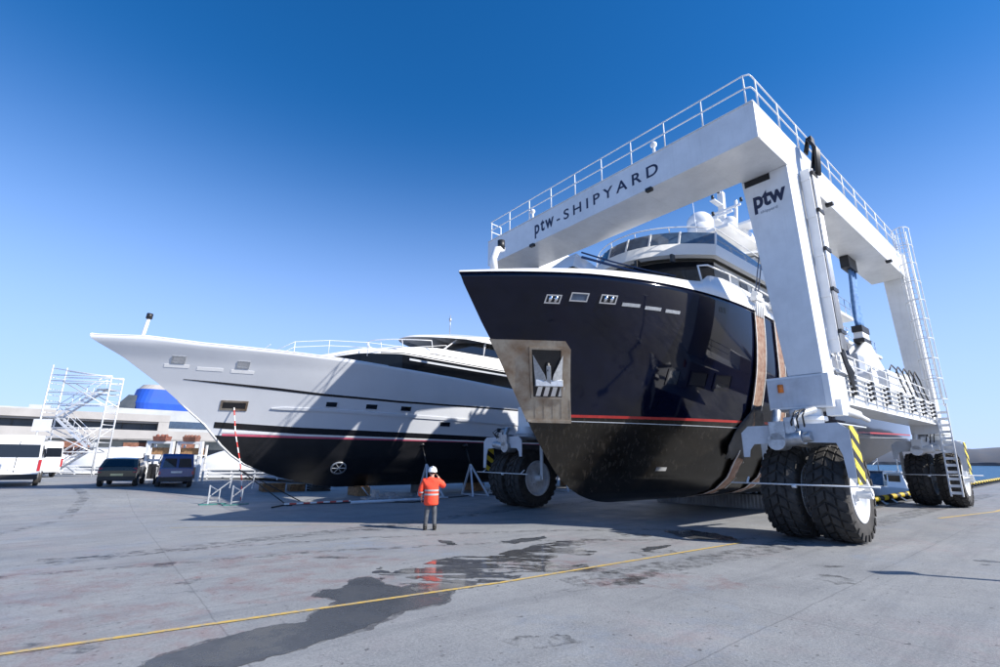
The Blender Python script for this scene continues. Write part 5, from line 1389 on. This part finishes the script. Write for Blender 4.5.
car('parked_hatchback', -20.1, 26.3, math.radians(-29), sp_, 1.72, 'carbrown', 'bronze brown hatchback parked in the shade between the van and the blue van', 'car',
    [('rear_window', [rq(.66, .54, 1.02, 1.36, .12, .55)], 'glass'),
     ('tail_lamp', [[(-.01, s*.83, .72), (.0, s*.66, .72), (.08, s*.66, .96), (.08, s*.80, .96)] for s in (-1, 1)], 'taillight'),
     ('number_plate', [[(-.035, -.27, .56), (-.035, .27, .56), (-.03, .27, .67), (-.03, -.27, .67)]], 'plate'),
     ('side_window', [[(.75, s*.845, 1.0), (2.7, s*.845, 1.02), (2.05, s*.74, 1.38), (1.0, s*.74, 1.38)] for s in (-1, 1)], 'glass'),
     ('bumper', [[(-.03, -.80, .34), (-.03, .80, .34), (-.03, .80, .52), (-.03, -.80, .52)]], 'hose')], .30, .98, .16, (.75, 3.25))
bp_ = [(.08, .32), (.0, .5), (0, 1.0), (.14, 1.66), (.30, 1.78), (2.4, 1.80), (3.0, 1.15), (3.85, .92), (4.0, .55), (3.98, .3)]
car('parked_van', -17.7, 27.4, math.radians(-37), bp_, 1.68, 'carblue', 'small dark blue van with twin rear windows parked left of the white yacht\'s bow', 'van',
    [('rear_window', [[(.0, -.68, 1.08), (.0, -.06, 1.08), (.095, -.06, 1.55), (.095, -.60, 1.55)]], 'glass'),
     ('rear_window', [[(.0, .06, 1.08), (.0, .68, 1.08), (.095, .60, 1.55), (.095, .06, 1.55)]], 'glass'),
     ('tail_lamp', [[(-.015, s*.825, .70), (-.015, s*.72, .70), (.03, s*.70, 1.05), (.03, s*.79, 1.05)] for s in (-1, 1)], 'taillight'),
     ('number_plate', [[(-.03, -.26, .78), (-.03, .26, .78), (-.025, .26, .88), (-.025, -.26, .88)]], 'plate_w'),
     ('side_window', [[(.5, s*.845, 1.08), (2.6, s*.845, 1.08), (2.2, s*.74, 1.6), (.5, s*.74, 1.6)] for s in (-1, 1)], 'glass'),
     ('bumper', [[(-.04, -.78, .34), (-.04, .78, .34), (-.04, .78, .58), (-.04, -.78, .58)]], 'hose')], .30, 1.05, .13, (.7, 3.2))
car('parked_van', -33.2, 36.4, math.radians(-60), vp, 1.95, 'carwhite', 'white van parked deeper in the yard, half hidden behind the high-roof van', 'van',
    [('rear_window', [rq(.84, .80, 1.48, 2.12, .035, .075)], 'glass'), ('tail_lamp', [[(-.015, s*1.0*.965, .78), (-.015, s*.86, .78), (.005, s*.86, 1.35), (.005, s*.965, 1.35)] for s in (-1, 1)], 'taillight'),
     ('side_window', [[(3.3, s*.985, 1.45), (4.3, s*.985, 1.45), (4.2, s*.90, 2.1), (3.3, s*.90, 2.1)] for s in (-1, 1)], 'glass')], .34, 1.35, .10, (1.1, 4.8))

# ------------------------------------------------------------------ people
def skin_body(name, joints, bones, m, parent, sub=2, root=0):
    me = bpy.data.meshes.new(name); me.from_pydata([j[0] for j in joints], bones, []); o = bpy.data.objects.new(name+'_tmp', me); COL.objects.link(o)
    md = o.modifiers.new('skin', 'SKIN'); md.use_smooth_shade = True
    for i, j in enumerate(joints):
        r = j[1]; r = (r, r) if isinstance(r, (int, float)) else r
        me.skin_vertices[0].data[i].radius = r; me.skin_vertices[0].data[i].use_root = (i == root)
    s_ = o.modifiers.new('sub', 'SUBSURF'); s_.levels = sub; s_.render_levels = sub
    dg = bpy.context.evaluated_depsgraph_get(); nm = bpy.data.meshes.new_from_object(o.evaluated_get(dg)); bpy.data.objects.remove(o)
    for p in nm.polygons: p.use_smooth = True
    nm.materials.clear(); nm.materials.append(M[m]); q = bpy.data.objects.new(name, nm); COL.objects.link(q)
    if parent: q.parent = parent
    return q
def person(x, y, rz, label, jacket, trousers, hat, hivis=True):
    o = empty('person', (x, y, gz(x, y)), rz)   # faces +y
    J = [((0, 0, .93), (.15, .11)), ((0, 0, 1.15), (.15, .11)), ((0, -.01, 1.36), (.17, .11)), ((0, 0, 1.46), (.08, .07)), ((0, .02, 1.53), .055), ((.01, .04, 1.60), (.075, .085)), ((.01, .045, 1.68), (.075, .09)),
         ((-.08, 0, .84), .07), ((-.12, .02, .50), .06), ((-.15, -.02, .10), .042), ((-.16, .10, .04), (.045, .035)),
         ((.08, 0, .84), .07), ((.11, .02, .50), .06), ((.12, -.02, .10), .042), ((.15, .10, .04), (.045, .035)),
         ((-.19, 0, 1.40), .065), ((-.28, -.02, 1.14), .045), ((-.29, .06, .90), .035), ((-.29, .08, .84), (.035, .02)),
         ((.19, 0, 1.40), .065), ((.33, .03, 1.22), .045), ((.22, .13, 1.44), .035), ((.17, .12, 1.53), (.035, .025))]
    Bn = [(0, 1), (1, 2), (2, 3), (3, 4), (4, 5), (5, 6), (0, 7), (7, 8), (8, 9), (9, 10), (0, 11), (11, 12), (12, 13), (13, 14), (2, 15), (15, 16), (16, 17), (17, 18), (2, 19), (19, 20), (20, 21), (21, 22)]
    body = skin_body('body', J, Bn, 'skin', o)
    # fingers: left hand hanging half curled, right hand closed on a phone
    for hx_, hy, hz_, sg in ((-.29, .08, .84, -1), (.17, .12, 1.53, 1)):
        for k in range(4):
            l = (.07, .08, .076, .06)[k]; yy = hy+(-.03+.02*k)
            if sg < 0: J2 = [((hx_, yy, hz_-.01), .010), ((hx_-.004, yy+.005, hz_-.01-l*.6), .009), ((hx_+.02, yy+.01, hz_-.01-l), .008)]
            else: J2 = [((hx_, yy, hz_+.0), .010), ((hx_-.02, yy, hz_+l*.5), .009), ((hx_-.045, yy, hz_+l*.6), .008)]
            skin_body('finger', J2, [(0, 1), (1, 2)], 'skin', body, 1)
        skin_body('thumb', [((hx_, hy-.02, hz_+.01), .012), ((hx_-.02*sg, hy+.05, hz_-.01), .010), ((hx_-.03*sg, hy+.07, hz_-.03), .009)], [(0, 1), (1, 2)], 'skin', body, 1)
    # face
    b = MB(); b.cyl((.01, .13, 1.62), (.01, .155, 1.60), .012, .018, n=8); b.ball((-.07, .03, 1.62), .015, .025, .035, 8, 6); b.ball((.095, .03, 1.62), .015, .025, .035, 8, 6); b.build('ears_and_nose', 'skin', body)
    b = MB(); b.ball((-.02, .118, 1.635), .012, .008, .009, 8, 6); b.ball((.045, .118, 1.635), .012, .008, .009, 8, 6); b.box(-.015, .04, .118, .128, 1.565, 1.572); b.build('eyes_and_mouth', 'hair', body)
    # jacket
    JJ = [((0, 0, .68), (.25, .19)), ((0, 0, .95), (.235, .18)), ((0, -.01, 1.18), (.23, .17)), ((0, -.01, 1.36), (.215, .15)), ((0, 0, 1.46), (.10, .09)), ((.0, .01, 1.51), (.08, .08)),
          ((-.22, 0, 1.38), .11), ((-.32, -.02, 1.14), .09), ((-.33, .05, .94), .07), ((.22, 0, 1.38), .11), ((.38, .03, 1.22), .09), ((.26, .12, 1.41), .068)]
    BB = [(0, 1), (1, 2), (2, 3), (3, 4), (4, 5), (3, 6), (6, 7), (7, 8), (3, 9), (9, 10), (10, 11)]
    jk = skin_body('jacket', JJ, BB, jacket, body, 2, 1)
    TT = [((0, 0, .90), (.13, .10)), ((-.08, 0, .80), .088), ((-.12, .02, .50), .078), ((-.145, -.01, .14), .062), ((-.147, -.01, .10), .06), ((.08, 0, .80), .088), ((.11, .02, .50), .078), ((.12, -.01, .14), .062), ((.121, -.01, .10), .06)]
    tr = skin_body('trousers', TT, [(0, 1), (1, 2), (2, 3), (3, 4), (0, 5), (5, 6), (6, 7), (7, 8)], trousers, body, 2)
    for sx_, f_ in ((-.15, 1), (.13, 1)):
        b = MB(); b.smooth = True; b.ball((sx_, .05, .055), .058, .15, .055, 12, 8); b.cyl((sx_, -.02, .04), (sx_, -.015, .17), .058, .062, n=12); b.box(sx_-.05, sx_+.05, -.09, .18, 0, .025); b.build('boot', 'boot', body)
    if hat:
        b = MB(); b.smooth = True; R_ = []
        prof = [(.145, 1.655), (.138, 1.67), (.13, 1.72), (.105, 1.775), (.06, 1.81), (0.001, 1.82)]
        b.lathe([(r, z-1.6) for r, z in prof], (.01, .03, 1.6), (0, 0, 1), 24); b.box(-.07, .09, .13, .215, 1.655, 1.668); b.box(-.005, .025, -.08, .14, 1.80, 1.828)
        b.build('hard_hat', 'helmet', body)
        b = MB(); b.ball((.01, .015, 1.64), .082, .095, .06, 14, 8); b.build('hair', 'hair', body)
    else:
        b = MB(); b.ball((.01, .025, 1.70), .085, .10, .075, 14, 8); b.build('hair', 'hair', body)
    if hivis:
        b = MB(); b.smooth = True
        import bmesh
        from mathutils.bvhtree import BVHTree
        bvh = BVHTree.FromObject(jk, bpy.context.evaluated_depsgraph_get())
        def wrap(z0, z1, cx_=0, cy_=0, rmax=.6, n=40, xl=.26):
            lo, hi = [], []
            for k in range(n+1):
                a = 2*PI*k/n; d = Vector((math.cos(a), math.sin(a), 0))
                for z, L_ in ((z0, lo), (z1, hi)):
                    hit = bvh.ray_cast(Vector((cx_, cy_, z)), d)
                    p = hit[0] if hit[0] else Vector((cx_, cy_, z))+d*.2
                    L_.append((p.x+d.x*.006, p.y+d.y*.006, z))
            b.grid([lo, hi])
        wrap(.985, 1.035); wrap(1.10, 1.15)
        b.build('reflective_bands', 'reflect', body)
        b = MB()
        for p, q, r in (((-.295, -.02, 1.10), (-.297, -.012, 1.06), .082), ((-.308, .03, 1.02), (-.31, .04, .985), .072), ((.33, .06, 1.29), (.31, .075, 1.32), .078)): b.cyl(p, q, r, n=16, cap=False)
        b.build('sleeve_bands', 'reflect', body)
        b = MB(); b.box(.10, .12, .09, .155, 1.55, 1.69); b.build('phone', 'hose', body)
    tag(o, label, 'person'); return o
person(-2.04, 15.23, .12, 'worker in an orange hi-vis jacket and white hard hat, hand raised to ear', 'hivis', 'trouser', True)
person(-22.6, 31.6, 1.0, 'distant person in dark clothes standing right of the bronze hatchback', 'darkcloth', 'darkcloth', False, False)
scene.cycles.use_denoising = True
